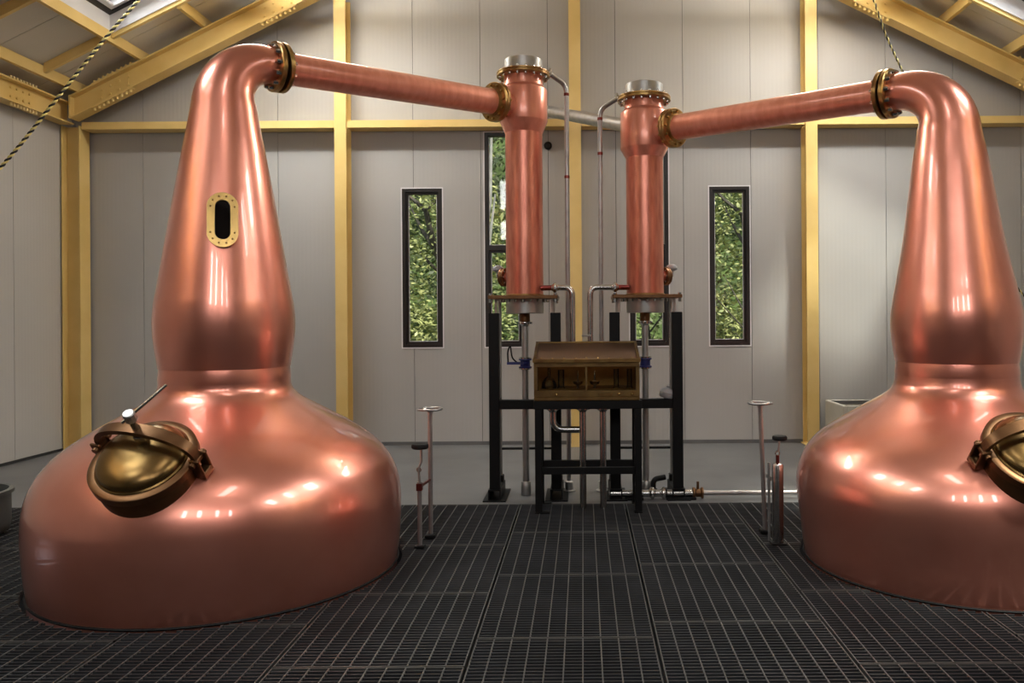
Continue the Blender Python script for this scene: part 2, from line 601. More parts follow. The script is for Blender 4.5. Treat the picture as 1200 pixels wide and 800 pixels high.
# ------------------------------------------------------------------ windows
def window(n, x0, x1, z0, z1, transom, label):
    d0, d1 = YB - 0.004, YB + 0.085
    t = 0.042
    fr = MB()
    fr.box(x0, x1, d0, d1, z0, z0 + t); fr.box(x0, x1, d0, d1, z1 - t, z1)
    fr.box(x0, x0 + t, d0, d1, z0 + t, z1 - t); fr.box(x1 - t, x1, d0, d1, z0 + t, z1 - t)
    win = struct(fr.build('window_%d' % n, 'frame'), label)
    tr = MB()
    k = 0.014
    tr.box(x0 - k, x1 + k, YB - 0.006, YB + 0.01, z0 - k, z0); tr.box(x0 - k, x1 + k, YB - 0.006, YB + 0.01, z1, z1 + k)
    tr.box(x0 - k, x0, YB - 0.006, YB + 0.01, z0, z1); tr.box(x1, x1 + k, YB - 0.006, YB + 0.01, z0, z1)
    tr.build('trim', 'white', win)
    bays = [(z0 + t, z1 - t)] if transom is None else [(z0 + t, transom - 0.03), (transom + 0.03, z1 - t)]
    if transom is not None:
        MB().box(x0 + t, x1 - t, d0, d1, transom - 0.03, transom + 0.03).build('transom', 'frame', win)
    for i, (a, b) in enumerate(bays):
        s = 0.03 if (transom is None or i == 0) else 0.006
        sash = MB()
        xa, xb = x0 + t, x1 - t
        y0, y1 = YB + 0.03, YB + 0.075
        sash.box(xa, xb, y0, y1, a, a + s); sash.box(xa, xb, y0, y1, b - s, b)
        sash.box(xa, xa + s, y0, y1, a + s, b - s); sash.box(xb - s, xb, y0, y1, a + s, b - s)
        sa = sash.build('sash', 'frame', win)
        bead = MB()
        q = 0.008
        xa += s; xb -= s; a += s; b -= s
        y0, y1 = YB + 0.045, YB + 0.06
        bead.box(xa, xb, y0, y1, a, a + q); bead.box(xa, xa + q, y0, y1, a + q, b); bead.box(xb - q, xb, y0, y1, a + q, b)
        bead.build('glazing_bead', 'white', sa)
        MB().box(xa + 0.001, xb - 0.001, YB + 0.052, YB + 0.056, a + 0.001, b - 0.001).build('pane', 'glass', sa)
    return win
wl = ['narrow dark framed window in the wall left of the condensers',
      'tall dark framed window partly behind the left condenser',
      'tall dark framed window partly behind the right condenser',
      'narrow dark framed window in the wall right of the condensers']
for i, w in enumerate(WINS):
    window(i + 1, *w, wl[i])

# ------------------------------------------------------------------ roof panels, skylights
ceiling = struct(MB().box(XC - 0.12, XC + 0.12, YF, YB, roof_z(XC) - 0.13, roof_z(XC) - 0.10).build('ceiling', 'roof'),
                 'pitched ceiling of grey roof panels')
def slope_box(mb, s, u0, u1, y0, y1, t0, t1):
    """slab on a roof slope: u measured from the axis, t = height above the panel underside"""
    pts = []
    for u, t in ((u0, t0), (u1, t0), (u1, t1), (u0, t1)):
        x = XC + s * u
        pts.append((x, roof_z(x) + t))
    if s < 0:
        pts.reverse()
    return mb.prism(pts, y0, y1, 'Y')
y = 9.36 + 1.0
while y > YF:
    y0, y1 = max(y - 1.0, YF), min(y, YB + 0.1)
    for s in (-1, 1):
        mb = MB()
        ycuts = sorted({y0, y1} | {v for q in SKY_Y for v in q if y0 < v < y1})
        for a, b in zip(ycuts[:-1], ycuts[1:]):
            ga = 0.004 if a == y0 else 0
            gb = 0.004 if b == y1 else 0
            mid = (a + b) / 2
            if any(q[0] < mid < q[1] for q in SKY_Y):
                slope_box(mb, s, 0, SKY_U[0], a + ga, b - gb, 0, 0.1)
                slope_box(mb, s, SKY_U[1], HW + 0.2, a + ga, b - gb, 0, 0.1)
            else:
                slope_box(mb, s, 0, HW + 0.2, a + ga, b - gb, 0, 0.1)
        mb.build('ceiling_panel', 'roof', ceiling)
        if y0 > YF and not any(q[0] < y0 < q[1] for q in SKY_Y):
            slope_box(MB(), s, 0, HW + 0.2, y0 - 0.02, y0 + 0.02, 0.012, 0.03).build('panel_joint', 'joint', ceiling)
        elif y0 > YF:
            mb = slope_box(MB(), s, 0, SKY_U[0], y0 - 0.02, y0 + 0.02, 0.012, 0.03)
            slope_box(mb, s, SKY_U[1], HW + 0.2, y0 - 0.02, y0 + 0.02, 0.012, 0.03).build('panel_joint', 'joint', ceiling)
    y -= 1.0

n = 5
for s in (-1, 1):
    for (y0, y1) in SKY_Y:
        u0, u1 = SKY_U
        mb = MB()
        slope_box(mb, s, u0, u1, y0, y0 + 0.02, -0.06, 0.24); slope_box(mb, s, u0, u1, y1 - 0.02, y1, -0.06, 0.24)
        slope_box(mb, s, u0, u0 + 0.02, y0 + 0.02, y1 - 0.02, -0.06, 0.24); slope_box(mb, s, u1 - 0.02, u1, y0 + 0.02, y1 - 0.02, -0.06, 0.24)
        sk = struct(mb.build('window_%d' % n, 'white'), 'white lined roof skylight in the %s slope' % ('left' if s < 0 else 'right'))
        n += 1
        a0, a1, b0, b1 = u0 + 0.02, u1 - 0.02, y0 + 0.02, y1 - 0.02
        t = 0.05
        mb = MB()
        for q0, q1, m0, m1 in ((a0, a1, b0, b0 + t), (a0, a1, b1 - t, b1), (a0, a0 + t, b0 + t, b1 - t), (a1 - t, a1, b0 + t, b1 - t)):
            slope_box(mb, s, q0, q1, m0, m1, 0.15, 0.235)
        mb.build('frame', 'frame', sk)
        mb = MB()
        a0 += t; a1 -= t; b0 += t; b1 -= t
        t = 0.045
        for q0, q1, m0, m1 in ((a0, a1, b0, b0 + t), (a0, a1, b1 - t, b1), (a0, a0 + t, b0 + t, b1 - t), (a1 - t, a1, b0 + t, b1 - t)):
            slope_box(mb, s, q0, q1, m0, m1, 0.17, 0.23)
        mb.build('sash', 'white', sk)
        slope_box(MB(), s, a0 + t, a1 - t, b0 + t, b1 - t, 0.2, 0.206).build('pane', 'glass', sk)

# ------------------------------------------------------------------ yellow steelwork
def h_profile(w, d, tf, tw):
    """H section, flanges along the first axis, origin at its centre"""
    a, b = w / 2, d / 2
    return [(-a, -b), (a, -b), (a, -b + tf), (tw / 2, -b + tf), (tw / 2, b - tf), (a, b - tf), (a, b), (-a, b), (-a, b - tf), (-tw / 2, b - tf), (-tw / 2, -b + tf), (-a, -b + tf)]
def col_top(x):
    return rafter_z(x) - 0.01
for x, lab in ((-2.985, 'yellow steel column behind the left lyne arm'), (-0.08, 'yellow steel column between the two condensers'),
               (2.845, 'yellow steel column behind the right lyne arm')):
    pr = h_profile(0.145, 0.225, 0.016, 0.012)
    yc = YB - 0.013 - 0.1125
    c = thing('steel_column', lab, 'column', (x, yc, 0), 'gable wall columns')
    MB().prism([(x + p[0], yc + p[1]) for p in pr], 0.012, col_top(abs(x - XC) + 0.075 + XC), 'Z').build('shaft', 'yellow', c)
    MB().bbox(x - 0.1, x + 0.1, yc - 0.1125, yc + 0.1125, 0, 0.012, 0.002).build('base_plate', 'yellow', c)
for s, lab in ((-1, 'yellow corner column at the left end of the gable wall'), (1, 'yellow corner column at the right end of the gable wall')):
    x, yc = XC + s * 6.245, YB - 0.12
    pr = h_profile(0.2, 0.23, 0.016, 0.012)
    c = thing('steel_column', lab, 'column', (x, yc, 0), 'corner columns')
    MB().prism([(x + p[1], yc - 0.03 + p[0]) for p in pr][::-1], 0.012, 4.015, 'Z').build('shaft', 'yellow', c)
    MB().bbox(x - 0.125, x + 0.125, yc - 0.13, yc + 0.07, 0, 0.012, 0.002).build('base_plate', 'plinth', c)
# horizontal rails between the columns
stops = [XC - 6.12, -2.985, -0.08, 2.845, XC + 6.12]
rl = ['yellow horizontal rail on the gable wall left of the left lyne arm', 'yellow horizontal rail behind the left condenser',
      'yellow horizontal rail behind the right condenser', 'yellow horizontal rail on the gable wall behind the right still']
for i in range(4):
    a = stops[i] + (0.08 if i else 0.0)
    b = stops[i + 1] - (0.08 if i < 3 else 0.0)
    pr = [(YB - 0.225, 3.972), (YB - 0.014, 3.972), (YB - 0.014, 4.062), (YB - 0.225, 4.062)]
    o = MB().prism(pr[::-1], a, b, 'X').build('wall_rail', 'yellow')
    tag(o, rl[i], 'beam', 'gable wall rails')

def rafter(s, y, label):
    x_e = XC + s * 6.12
    r = thing('rafter', label, 'beam', (x_e, y, rafter_z(x_e)), 'roof rafters')
    def band(t0, t1, ya, yb, u0=0.0, u1=6.12):
        pts = []
        for u, t in ((u0, t0), (u1, t0), (u1, t1), (u0, t1)):
            x = XC + s * u
            pts.append((x, rafter_z(x) + t))
        if s < 0:
            pts.reverse()
        return MB().prism(pts, ya, yb, 'Y')
    band(0, 0.02, y - 0.09, y + 0.09).build('bottom_flange', 'yellow', r)
    band(0.02, RT - 0.02, y - 0.008, y + 0.008).build('web', 'yellow', r)
    band(RT - 0.02, RT, y - 0.09, y + 0.09).build('top_flange', 'yellow', r)
    # end plate at the eaves
    MB().box(min(x_e, x_e + s * 0.02), max(x_e, x_e + s * 0.02), y - 0.09, y + 0.09, rafter_z(x_e) - 0.0, rafter_z(x_e) + RT).build('end_plate', 'yellow', r)
    # bolted splices
    for k, (uc, n) in enumerate(((5.62, 9), (3.6, 8))):
        pl, bo = MB(), MB()
        L = 0.055 * n
        pl.add(band(-0.012, 0, y - 0.085, y - 0.02, uc - L / 2, uc + L / 2).v, band(-0.012, 0, y - 0.085, y - 0.02).f)
        pl.add(band(RT, RT + 0.012, y - 0.085, y - 0.02, uc - L / 2, uc + L / 2).v, band(0, 1, 0, 1).f)
        pl.add(band(0.05, RT - 0.05, y - 0.018, y - 0.008, uc - L / 3, uc + L / 3).v, band(0, 1, 0, 1).f)
        p = pl.build('splice_plate', 'yellow', r)
        for i in range(n):
            u = uc - L / 2 + L * (i + 0.5) / n
            x = XC + s * u
            z = rafter_z(x)
            bo.cyl((x, y - 0.06, z - 0.045), (x, y - 0.06, z - 0.012), 0.017, 6)
            bo.cyl((x, y - 0.06, z + RT + 0.01), (x, y - 0.06, z + RT + 0.04), 0.017, 6)
            if i % 2:
                for t in (0.09, 0.19):
                    bo.cyl((x, y - 0.034, z + t), (x, y - 0.017, z + t), 0.015, 6)
        bo.build('bolts', 'yellow', p, stuff=True)
    return r
for y in (9.70, 6.0, 2.3, -1.3):
    nth = {6.0: 'second', 2.3: 'third', -1.3: 'fourth'}.get(y)
    rafter(-1, y, 'yellow sloping rafter over the left still at the gable wall' if y > 9 else '%s yellow rafter from the gable wall on the left slope' % nth)
    rafter(1, y, 'yellow sloping rafter over the right still at the gable wall' if y > 9 else '%s yellow rafter from the gable wall on the right slope' % nth)

for s, lab in ((-1, 'yellow eaves beam along the top of the left wall'), (1, 'yellow eaves beam along the top of the right wall')):
    xb = XC + s * 6.27
    e = thing('eaves_beam', lab, 'beam', (xb, 3, 4.02), 'eaves beams')
    y0, y1 = YF + 0.05, YB - 0.27
    MB().box(xb - 0.085, xb + 0.085, y0, y1, 4.02, 4.038).build('bottom_flange', 'yellow', e)
    MB().box(xb - 0.006, xb + 0.006, y0, y1, 4.038, 4.262).build('web', 'yellow', e)
    MB().box(xb - 0.085, xb + 0.085, y0, y1, 4.262, 4.28).build('top_flange', 'yellow', e)
    xi = xb - s * 0.05
    bo = MB()
    for i in range(9):
        y = 8.75 + i * 0.05
        bo.cyl((xi, y, 3.982), (xi, y, 4.02), 0.016, 6)
        bo.cyl((xi, y, 4.28), (xi, y, 4.315), 0.016, 6)
        if i % 2:
            for z in (4.1, 4.2):
                bo.cyl((xb - s * 0.006, y, z), (xb - s * 0.024, y, z), 0.014, 6)
    bo.build('bolts', 'yellow', e, stuff=True)

# purlins (cut where the skylights sit) and trimmers
PU = [6.05, 5.28, 4.50, 3.72, 2.94, 2.16, 1.38, 0.6]
for s in (-1, 1):
    for k, u in enumerate(PU):
        side = 'left' if s < 0 else 'right'
        spans = [(YF + 0.02, YB - 0.01)]
        if SKY_U[0] < u - 0.01 and u + 0.01 < SKY_U[1]:
            spans = []
            a = YF + 0.02
            for q0, q1 in sorted(SKY_Y):
                spans.append((a, q0 - 0.03))
                a = q1 + 0.03
            spans.append((a, YB - 0.01))
        for a, b in spans:
            x = XC + s * u
            z0, z1 = roof_z(x) - PT, roof_z(x) + 0.02
            mb = MB().box(x - 0.024, x + 0.024, a, b, z0 + 0.004, z1 - 0.035)
            o = mb.build('purlin', 'yellow')
            nth = ['lowest', 'second', 'third', 'fourth', 'fifth', 'sixth', 'seventh', 'topmost'][k]
            place = ['just above the eaves beam', 'along the lower edge of the skylights', 'ending at the skylight trimmers', 'along the upper edge of the skylights'][k] if k < 4 else 'high under the ridge, %s from the eaves' % nth
            if len(spans) > 1:
                place = '%s piece from the gable wall' % ['first', 'second', 'third', 'fourth', 'fifth'][len(spans) - 1 - spans.index((a, b))]
            tag(o, 'yellow purlin on the %s roof slope, %s' % (side, place), 'beam', '%s roof purlins' % side)
    for q0, q1 in SKY_Y:
        for yy, w in ((q0 - 0.015, 'near'), (q1 + 0.015, 'far')):
            mb = MB()
            slope_box(mb, s, SKY_U[0] + 0.03, SKY_U[1] - 0.03, yy - 0.022, yy + 0.022, -PT + 0.03, -0.002)
            slope_box(mb, s, SKY_U[1] + 0.03, 6.02, yy - 0.022, yy + 0.022, -PT + 0.03, -0.002)
            o = mb.build('trimmer', 'yellow')
            nr = 'the %s skylight from the gable wall' % ['first', 'second', 'third', 'fourth'][SKY_Y.index((q0, q1))]
            tag(o, 'yellow trimmer %s side of %s, %s slope' % (w, nr, 'left' if s < 0 else 'right'), 'beam', 'skylight trimmers')

# ------------------------------------------------------------------ added fill lamps: battens, wall uplighters, ridge panel
ADDED_LAMP = mat('added_lamp_diffuser', (0.85, 0.85, 0.83), 0.5, var=0.05)
def batten(x, y, z, label, down, up):  # invented lamp above the frame, brightens the upper gable wall and roof
    l = thing('added_batten_lamp', label, 'lamp', (x, y, z), 'added direct and indirect fill lamps')
    hl = 0.95
    MB().bbox(x - hl - 0.03, x + hl + 0.03, y - 0.07, y + 0.07, z - 0.03, z + 0.03, 0.006).build('housing', 'steel_matt', l)
    for k, (w, d) in enumerate(((down, -1), (up, 1))):
        MB().box(x - hl, x + hl, y - 0.055, y + 0.055, min(z + d * 0.030, z + d * 0.036), max(z + d * 0.030, z + d * 0.036)).build('diffuser', ADDED_LAMP, l)
        a = area_light('added_batten_light', (x, y, z + d * 0.042), 2 * hl, 0.11, w, (0, 0, d), (1.0, 0.96, 0.90))
        a.parent = l
        a.matrix_parent_inverse = Matrix.Translation((-x, -y, -z))
    for sx in (-0.8, 0.8):
        MB().cyl((x + sx, y, z + 0.03), (x + sx, y, roof_z(x + sx) - 0.002), 0.004, 6).build('cable', 'black', l)
for sx, side in ((-1, 'left'), (1, 'right')):
    batten(XC + sx * 3.0, 8.6, 5.35, 'added batten fill lamp hung under the %s slope close to the gable wall' % side, 66, 125)
    for k, yc in enumerate((0.7, 2.5)):
        x, z = XC + sx * 5.75, 3.6
        u = thing('added_uplighter', '%s added fill uplighter below the eaves on the %s wall' % (('front', 'rear')[k], side), 'lamp', (x, yc, z), 'added fill uplighters')  # invented fixture out of view, brightens the front roof reflected in the necks
        MB().bbox(x - 0.06, x + 0.06, yc - 0.78, yc + 0.78, z - 0.05, z + 0.03, 0.008).build('housing', 'steel_matt', u)
        MB().box(x - 0.05, x + 0.05, yc - 0.75, yc + 0.75, z + 0.03, z + 0.036).build('diffuser', ADDED_LAMP, u)
        for dy in (-0.5, 0.5):
            MB().box(min(x, XC + sx * HW), max(x, XC + sx * HW), yc + dy - 0.015, yc + dy + 0.015, z - 0.03, z - 0.01).build('bracket', 'steel_matt', u)
        a = area_light('added_uplighter_light', (x, yc, z + 0.042), 0.1, 1.5, 40, (0, 0, 1), (1.0, 0.96, 0.90))
        a.parent = u
        a.matrix_parent_inverse = Matrix.Translation((-x, -yc, -z))

rz = roof_z(XC) - 0.42
u = thing('added_ridge_lamp', 'added panel fill lamp hung under the ridge at the front of the hall', 'lamp', (XC, 0.2, rz))  # invented panel out of view, adds a bright streak to the still necks
MB().bbox(XC - 0.33, XC + 0.33, -1.03, 1.43, rz - 0.02, rz + 0.03, 0.008).build('housing', 'steel_matt', u)
MB().box(XC - 0.3, XC + 0.3, -1.0, 1.4, rz - 0.026, rz - 0.02).build('diffuser', ADDED_LAMP, u)
a = area_light('added_ridge_light', (XC, 0.2, rz - 0.032), 0.6, 2.4, 42, (0, 0, -1), (1.0, 0.97, 0.94))
a.parent = u
a.matrix_parent_inverse = Matrix.Translation((-XC, -0.2, -rz))
for dy in (-0.8, 1.2):
    MB().cyl((XC, dy, rz + 0.03), (XC, dy, roof_z(XC) - 0.132), 0.005, 6).build('cable', 'black', u)

# ------------------------------------------------------------------ copper stills
def bolt_ring(mb, m, R, n, h, r=0.012, both=True, t=0.0, phase=0.0):
    for i in range(n):
        a = 2 * PI * (i + phase) / n
        c, s = R * math.cos(a), R * math.sin(a)
        mb.lathe([(r, t), (r, t + h * 0.7), (r * 0.6, t + h)], 6, m @ Matrix.Translation((c, s, 0)))
        if both:
            mb.lathe([(r * 0.6, -h), (r, -h * 0.7), (r, 0)], 6, m @ Matrix.Translation((c, s, 0)))

def still(X0, Y0, pot, neck, elbow_dir, t_end, z_end, lean, label, sight, strap_rot, handle):
    st = thing('pot_still', label, 'still', (X0, Y0, 0), 'copper pot stills')
    T = Matrix.Translation((X0, Y0, 0))
    prof = catmull([(pot[0][1], pot[0][0])] + [(r, z) for z, r in pot[1:]], 5)
    MB().lathe([(prof[0][0], -0.30)] + prof, 128, T, caps=False).build('pot', 'copper', st, smooth=50)
    rim = MB().torus((X0, Y0, 0.0), (0, 0, 1), pot[0][1] + 0.004, 0.008, 96, 6)
    rim.build('base_seal', 'black', st, smooth=60)
    # neck: rings up the (slightly leaning) axis, then round the elbow
    prof = catmull([(r, z) for z, r in neck], 5)
    path = [(X0 + lean * max(0, z - 1.6), Y0, z) for r, z in prof]
    rad = [r for r, z in prof]
    px, py, pz = path[-1]
    d = Vector((elbow_dir[0], elbow_dir[1], 0)).normalized()
    end = Vector((X0, Y0, 0)) + d * t_end
    end.z = z_end
    dx = (end - Vector((px, py, 0))).length if False else math.hypot(end.x - px, end.y - py)
    dd = Vector((end.x - px, end.y - py, 0)).normalized()
    r0 = rad[-1]
    for k in range(1, 17):
        a = PI / 2 * k / 16
        p = Vector((px, py, pz)) + dd * dx * (1 - math.cos(a)) * 0.86 + Vector((0, 0, (z_end - pz) * math.sin(a)))
        path.append(tuple(p))
        rad.append(r0 + (0.118 - r0) * (k / 17) ** 0.9)
    path.append(tuple(end)); rad.append(0.116)
    mb = MB()
    seg = 72
    # explicit frames: rings stay level on the axis and turn about the horizontal bend axis
    w = dd.cross(Vector((0, 0, 1)))
    n = len(path)
    vs, fs = [], []
    for i in range(n):
        p = Vector(path[i])
        t = (Vector(path[min(i + 1, n - 1)]) - Vector(path[max(i - 1, 0)])).normalized()
        if i < len(prof) - 1:
            t = Vector((0, 0, 1))
        if i == n - 1:
            t = (dd + Vector((0, 0, 0.03))).normalized()
        u = w.cross(t).normalized()
        for k in range(seg):
            a = 2 * PI * k / seg
            vs.append(p + (w * math.cos(a) + u * math.sin(a)) * rad[i])
    for i in range(n - 1):
        for k in range(seg):
            j = (k + 1) % seg
            fs.append((i * seg + k, (i + 1) * seg + k, (i + 1) * seg + j, i * seg + j))
    mb.add(vs, fs)
    mb.f = [tuple(reversed(q)) for q in mb.f]
    nk = mb.build('swan_neck', 'copper', st, smooth=60)
    # collar between pot and neck
    zc0, rc0 = pot[-1]
    MB().lathe([(rc0, zc0 - 0.01), (rc0 + 0.002, zc0 + 0.02), (neck[0][1] - 0.004, neck[0][0] - 0.006), (neck[0][1] - 0.006, neck[0][0] + 0.004)], 96, T,
               caps=False).build('collar', 'copper', st, smooth=50)
    # end flange
    m = frame_to(end, dd + Vector((0, 0, 0.03)))
    fl = MB().lathe([(0.112, -0.034), (0.165, -0.034), (0.170, -0.030), (0.170, -0.004), (0.166, 0.0), (0.112, 0.0)], 48, m, caps=False)
    flo = fl.build('flange', 'brass', st, smooth=40)
    bo = MB()
    bolt_ring(bo, frame_to(end - (dd + Vector((0, 0, 0.03))).normalized() * 0.034, dd + Vector((0, 0, 0.03))), 0.143, 12, 0.032, 0.0155)
    bo.build('bolts', 'bolt', flo, smooth=30, stuff=True)

    # manway on the shoulder, facing the front
    def rad_at(z):
        for (z0, r0), (z1, r1) in zip(pot[:-1], pot[1:]):
            if z0 <= z <= z1:
                return r0 + (r1 - r0) * (z - z0) / (z1 - z0)
    zc = 0.80
    rc = rad_at(zc)
    slope = (rad_at(zc + 0.12) - rad_at(zc - 0.12)) / 0.24
    az = 0.0
    out = Vector((math.sin(az), -math.cos(az), -slope)).normalized()
    c = Vector((X0 + rc * math.sin(az), Y0 - rc * math.cos(az), zc))
    mm = frame_to(c, out)
    mw = MB().lathe([(0.262, -0.09), (0.262, 0.035), (0.258, 0.040), (0.272, 0.043), (0.272, 0.085), (0.266, 0.09), (0.236, 0.09), (0.236, -0.09)], 64, mm, caps=False)
    mwo = mw.build('manway', 'bronze', st, smooth=40)
    lid = [(0.234, 0.07), (0.234, 0.094), (0.226, 0.100)]
    for k in range(1, 13):
        a = PI / 2 * k / 12
        lid.append((0.226 * math.cos(a), 0.100 + 0.085 * math.sin(a)))
    MB().lathe(lid, 64, mm, caps=False).build('lid', 'door_brass', mwo, smooth=40)
    # clamp strap arching over the lid
    mr = mm @ Matrix.Rotation(strap_rot, 4, 'Z') @ Matrix.Translation((0, 0.055, 0))
    sb = MB()
    N = 20
    vs, fs = [], []
    for i in range(N + 1):
        a = PI * i / N
        x = -0.285 * math.cos(a)
        z = 0.075 + 0.185 * math.sin(a) ** 0.75
        hw = 0.024 + 0.008 * math.sin(a)
        tk = 0.014
        nx, nz = -math.cos(a) * 0.6, math.sin(a) * 0.9 + 0.1
        L = math.hypot(nx, nz); nx, nz = nx / L, nz / L
        for sx, sy in ((-1, -1), (1, -1), (1, 1), (-1, 1)):
            vs.append((x + nx * tk * sy, hw * sx, z + nz * tk * sy))
    for i in range(N):
        for k in range(4):
            j = (k + 1) % 4
            fs.append((i * 4 + k, i * 4 + j, i * 4 + 4 + j, i * 4 + 4 + k))
    fs += [(0, 1, 2, 3), (N * 4 + 3, N * 4 + 2, N * 4 + 1, N * 4)]
    sb.add(vs, fs, mr)
    sbo = sb.build('clamp_strap', 'bronze', mwo, smooth=35)
    for sx in (-1, 1):
        lug = MB()
        lug.bbox(sx * 0.29 - 0.03, sx * 0.29 + 0.03, -0.042, -0.026, 0.0, 0.12, 0.005, mr)
        lug.bbox(sx * 0.29 - 0.03, sx * 0.29 + 0.03, 0.026, 0.042, 0.0, 0.12, 0.005, mr)
        a, b = mr @ Vector((sx * 0.285, -0.06, 0.09)), mr @ Vector((sx * 0.285, 0.06, 0.09))
        lug.cyl(a, b, 0.017, 12)
        lug.bbox(sx * 0.29 - 0.03, sx * 0.29 + 0.03, -0.042, 0.042, -0.03, 0.012, 0.005, mr)
        lug.build('hinge_lug', 'bronze', mwo, smooth=35)
    top = mr @ Vector((0, 0, 0.36))
    MB().cyl(mr @ Vector((0, 0, 0.17)), top, 0.02, 14).build('clamp_screw', 'steel', mwo, smooth=35)
    nut = MB().lathe([(0.034, 0.20), (0.036, 0.205), (0.036, 0.225), (0.034, 0.23)], 6, mr)
    nut.build('screw_nut', 'steel', mwo, smooth=30)
    nut = MB().lathe([(0.028, 0.335), (0.031, 0.34), (0.031, 0.385), (0.026, 0.39)], 10, mr)
    nut.build('screw_head', 'galv', mwo, smooth=30)
    h0 = mr @ Vector((0, 0, 0.365))
    hd = Vector(handle)
    MB().cyl(h0 - hd * 0.05, h0 + hd * 0.235, 0.0085, 12, b=0.002).build('handle', 'steel', mwo, smooth=35)
    if sight:
        za, az, rs, el = sight
        p = Vector((X0 + rs * math.sin(az), Y0 - rs * math.cos(az), za))
        sm = frame_to(p, Vector((math.sin(az), -math.cos(az), el)))
        def stadium(w, h, n=14):
            r = w / 2
            k = h / 2 - r
            return [(r * math.cos(PI * i / n), k + r * math.sin(PI * i / n)) for i in range(n + 1)] + \
                   [(r * math.cos(PI + PI * i / n), -k + r * math.sin(PI + PI * i / n)) for i in range(n + 1)]
        A, B = stadium(0.178, 0.345), stadium(0.088, 0.25)
        n = len(A)
        def ring(a, b, z0, z1):
            vs = [(x, y, z0) for x, y in a] + [(x, y, z1) for x, y in a] + [(x, y, z1) for x, y in b] + [(x, y, z0) for x, y in b]
            fs = []
            for i in range(n):
                j = (i + 1) % n
                for q in range(3):
                    fs.append((q * n + i, q * n + j, (q + 1) * n + j, (q + 1) * n + i))
            return vs, fs
        MB().add(*ring(stadium(0.172, 0.338), B, -0.05, 0.012), sm).build('sight_seat', 'copper_dark', st, smooth=40)
        sg = MB().add(*ring(A, B, 0.012, 0.030), sm).build('sight_frame', 'brass_bright', st, smooth=40)
        MB().prism(stadium(0.09, 0.252), 0.0, 0.014, 'Z', sm).build('sight_pane', 'sight', sg)
        sc_ = MB()
        for x, y in stadium(0.136, 0.30, 5):
            sc_.lathe([(0.0055, 0.03), (0.0055, 0.0335)], 8, sm @ Matrix.Translation((x, y, 0)))
        sc_.build('screws', 'bronze', sg, stuff=True)
    return end, dd

POT_L = [(0.0, 1.083), (0.1, 1.098), (0.2, 1.106), (0.3, 1.112), (0.4, 1.112), (0.5, 1.103), (0.6, 1.075), (0.7, 1.020), (0.8, 0.928),
         (0.9, 0.788), (1.0, 0.618), (1.08, 0.482), (1.13, 0.424), (1.17, 0.402), (1.21, 0.398)]
NECK_L = [(1.295, 0.398), (1.34, 0.405), (1.4, 0.414), (1.5, 0.426), (1.6, 0.429), (1.7, 0.421), (1.8, 0.404), (2.1, 0.354), (2.4, 0.304),
          (2.7, 0.251), (2.9, 0.214), (3.02, 0.195)]
POT_R = [(0.0, 0.968), (0.1, 0.984), (0.2, 0.994), (0.3, 1.006), (0.4, 1.018), (0.5, 1.020), (0.6, 1.000), (0.7, 0.952), (0.8, 0.866),
         (0.9, 0.726), (1.0, 0.566), (1.08, 0.436), (1.13, 0.392), (1.17, 0.379), (1.21, 0.375)]
NECK_R = [(1.295, 0.374), (1.34, 0.382), (1.4, 0.391), (1.5, 0.401), (1.6, 0.400), (1.7, 0.384), (1.8, 0.363), (2.1, 0.306), (2.4, 0.262),
          (2.6, 0.233), (2.75, 0.206), (2.84, 0.193)]
EL, DL = still(*STILL_L, POT_L, NECK_L, (0.707, 0.707), 0.358, 3.33, 0.0,
               'larger copper pot still with brass sight glass, standing on the left', (2.21, 0.385, 0.338, 0.167), -0.20, (0.68, 0.25, 0.66))
ER, DR = still(*STILL_R, POT_R, NECK_R, (-0.734, 0.679), 0.431, 3.14, -0.028,
               'smaller copper pot still on the right, cut off by the picture edge', None, 0.20, (0.70, 0.2, 0.66))

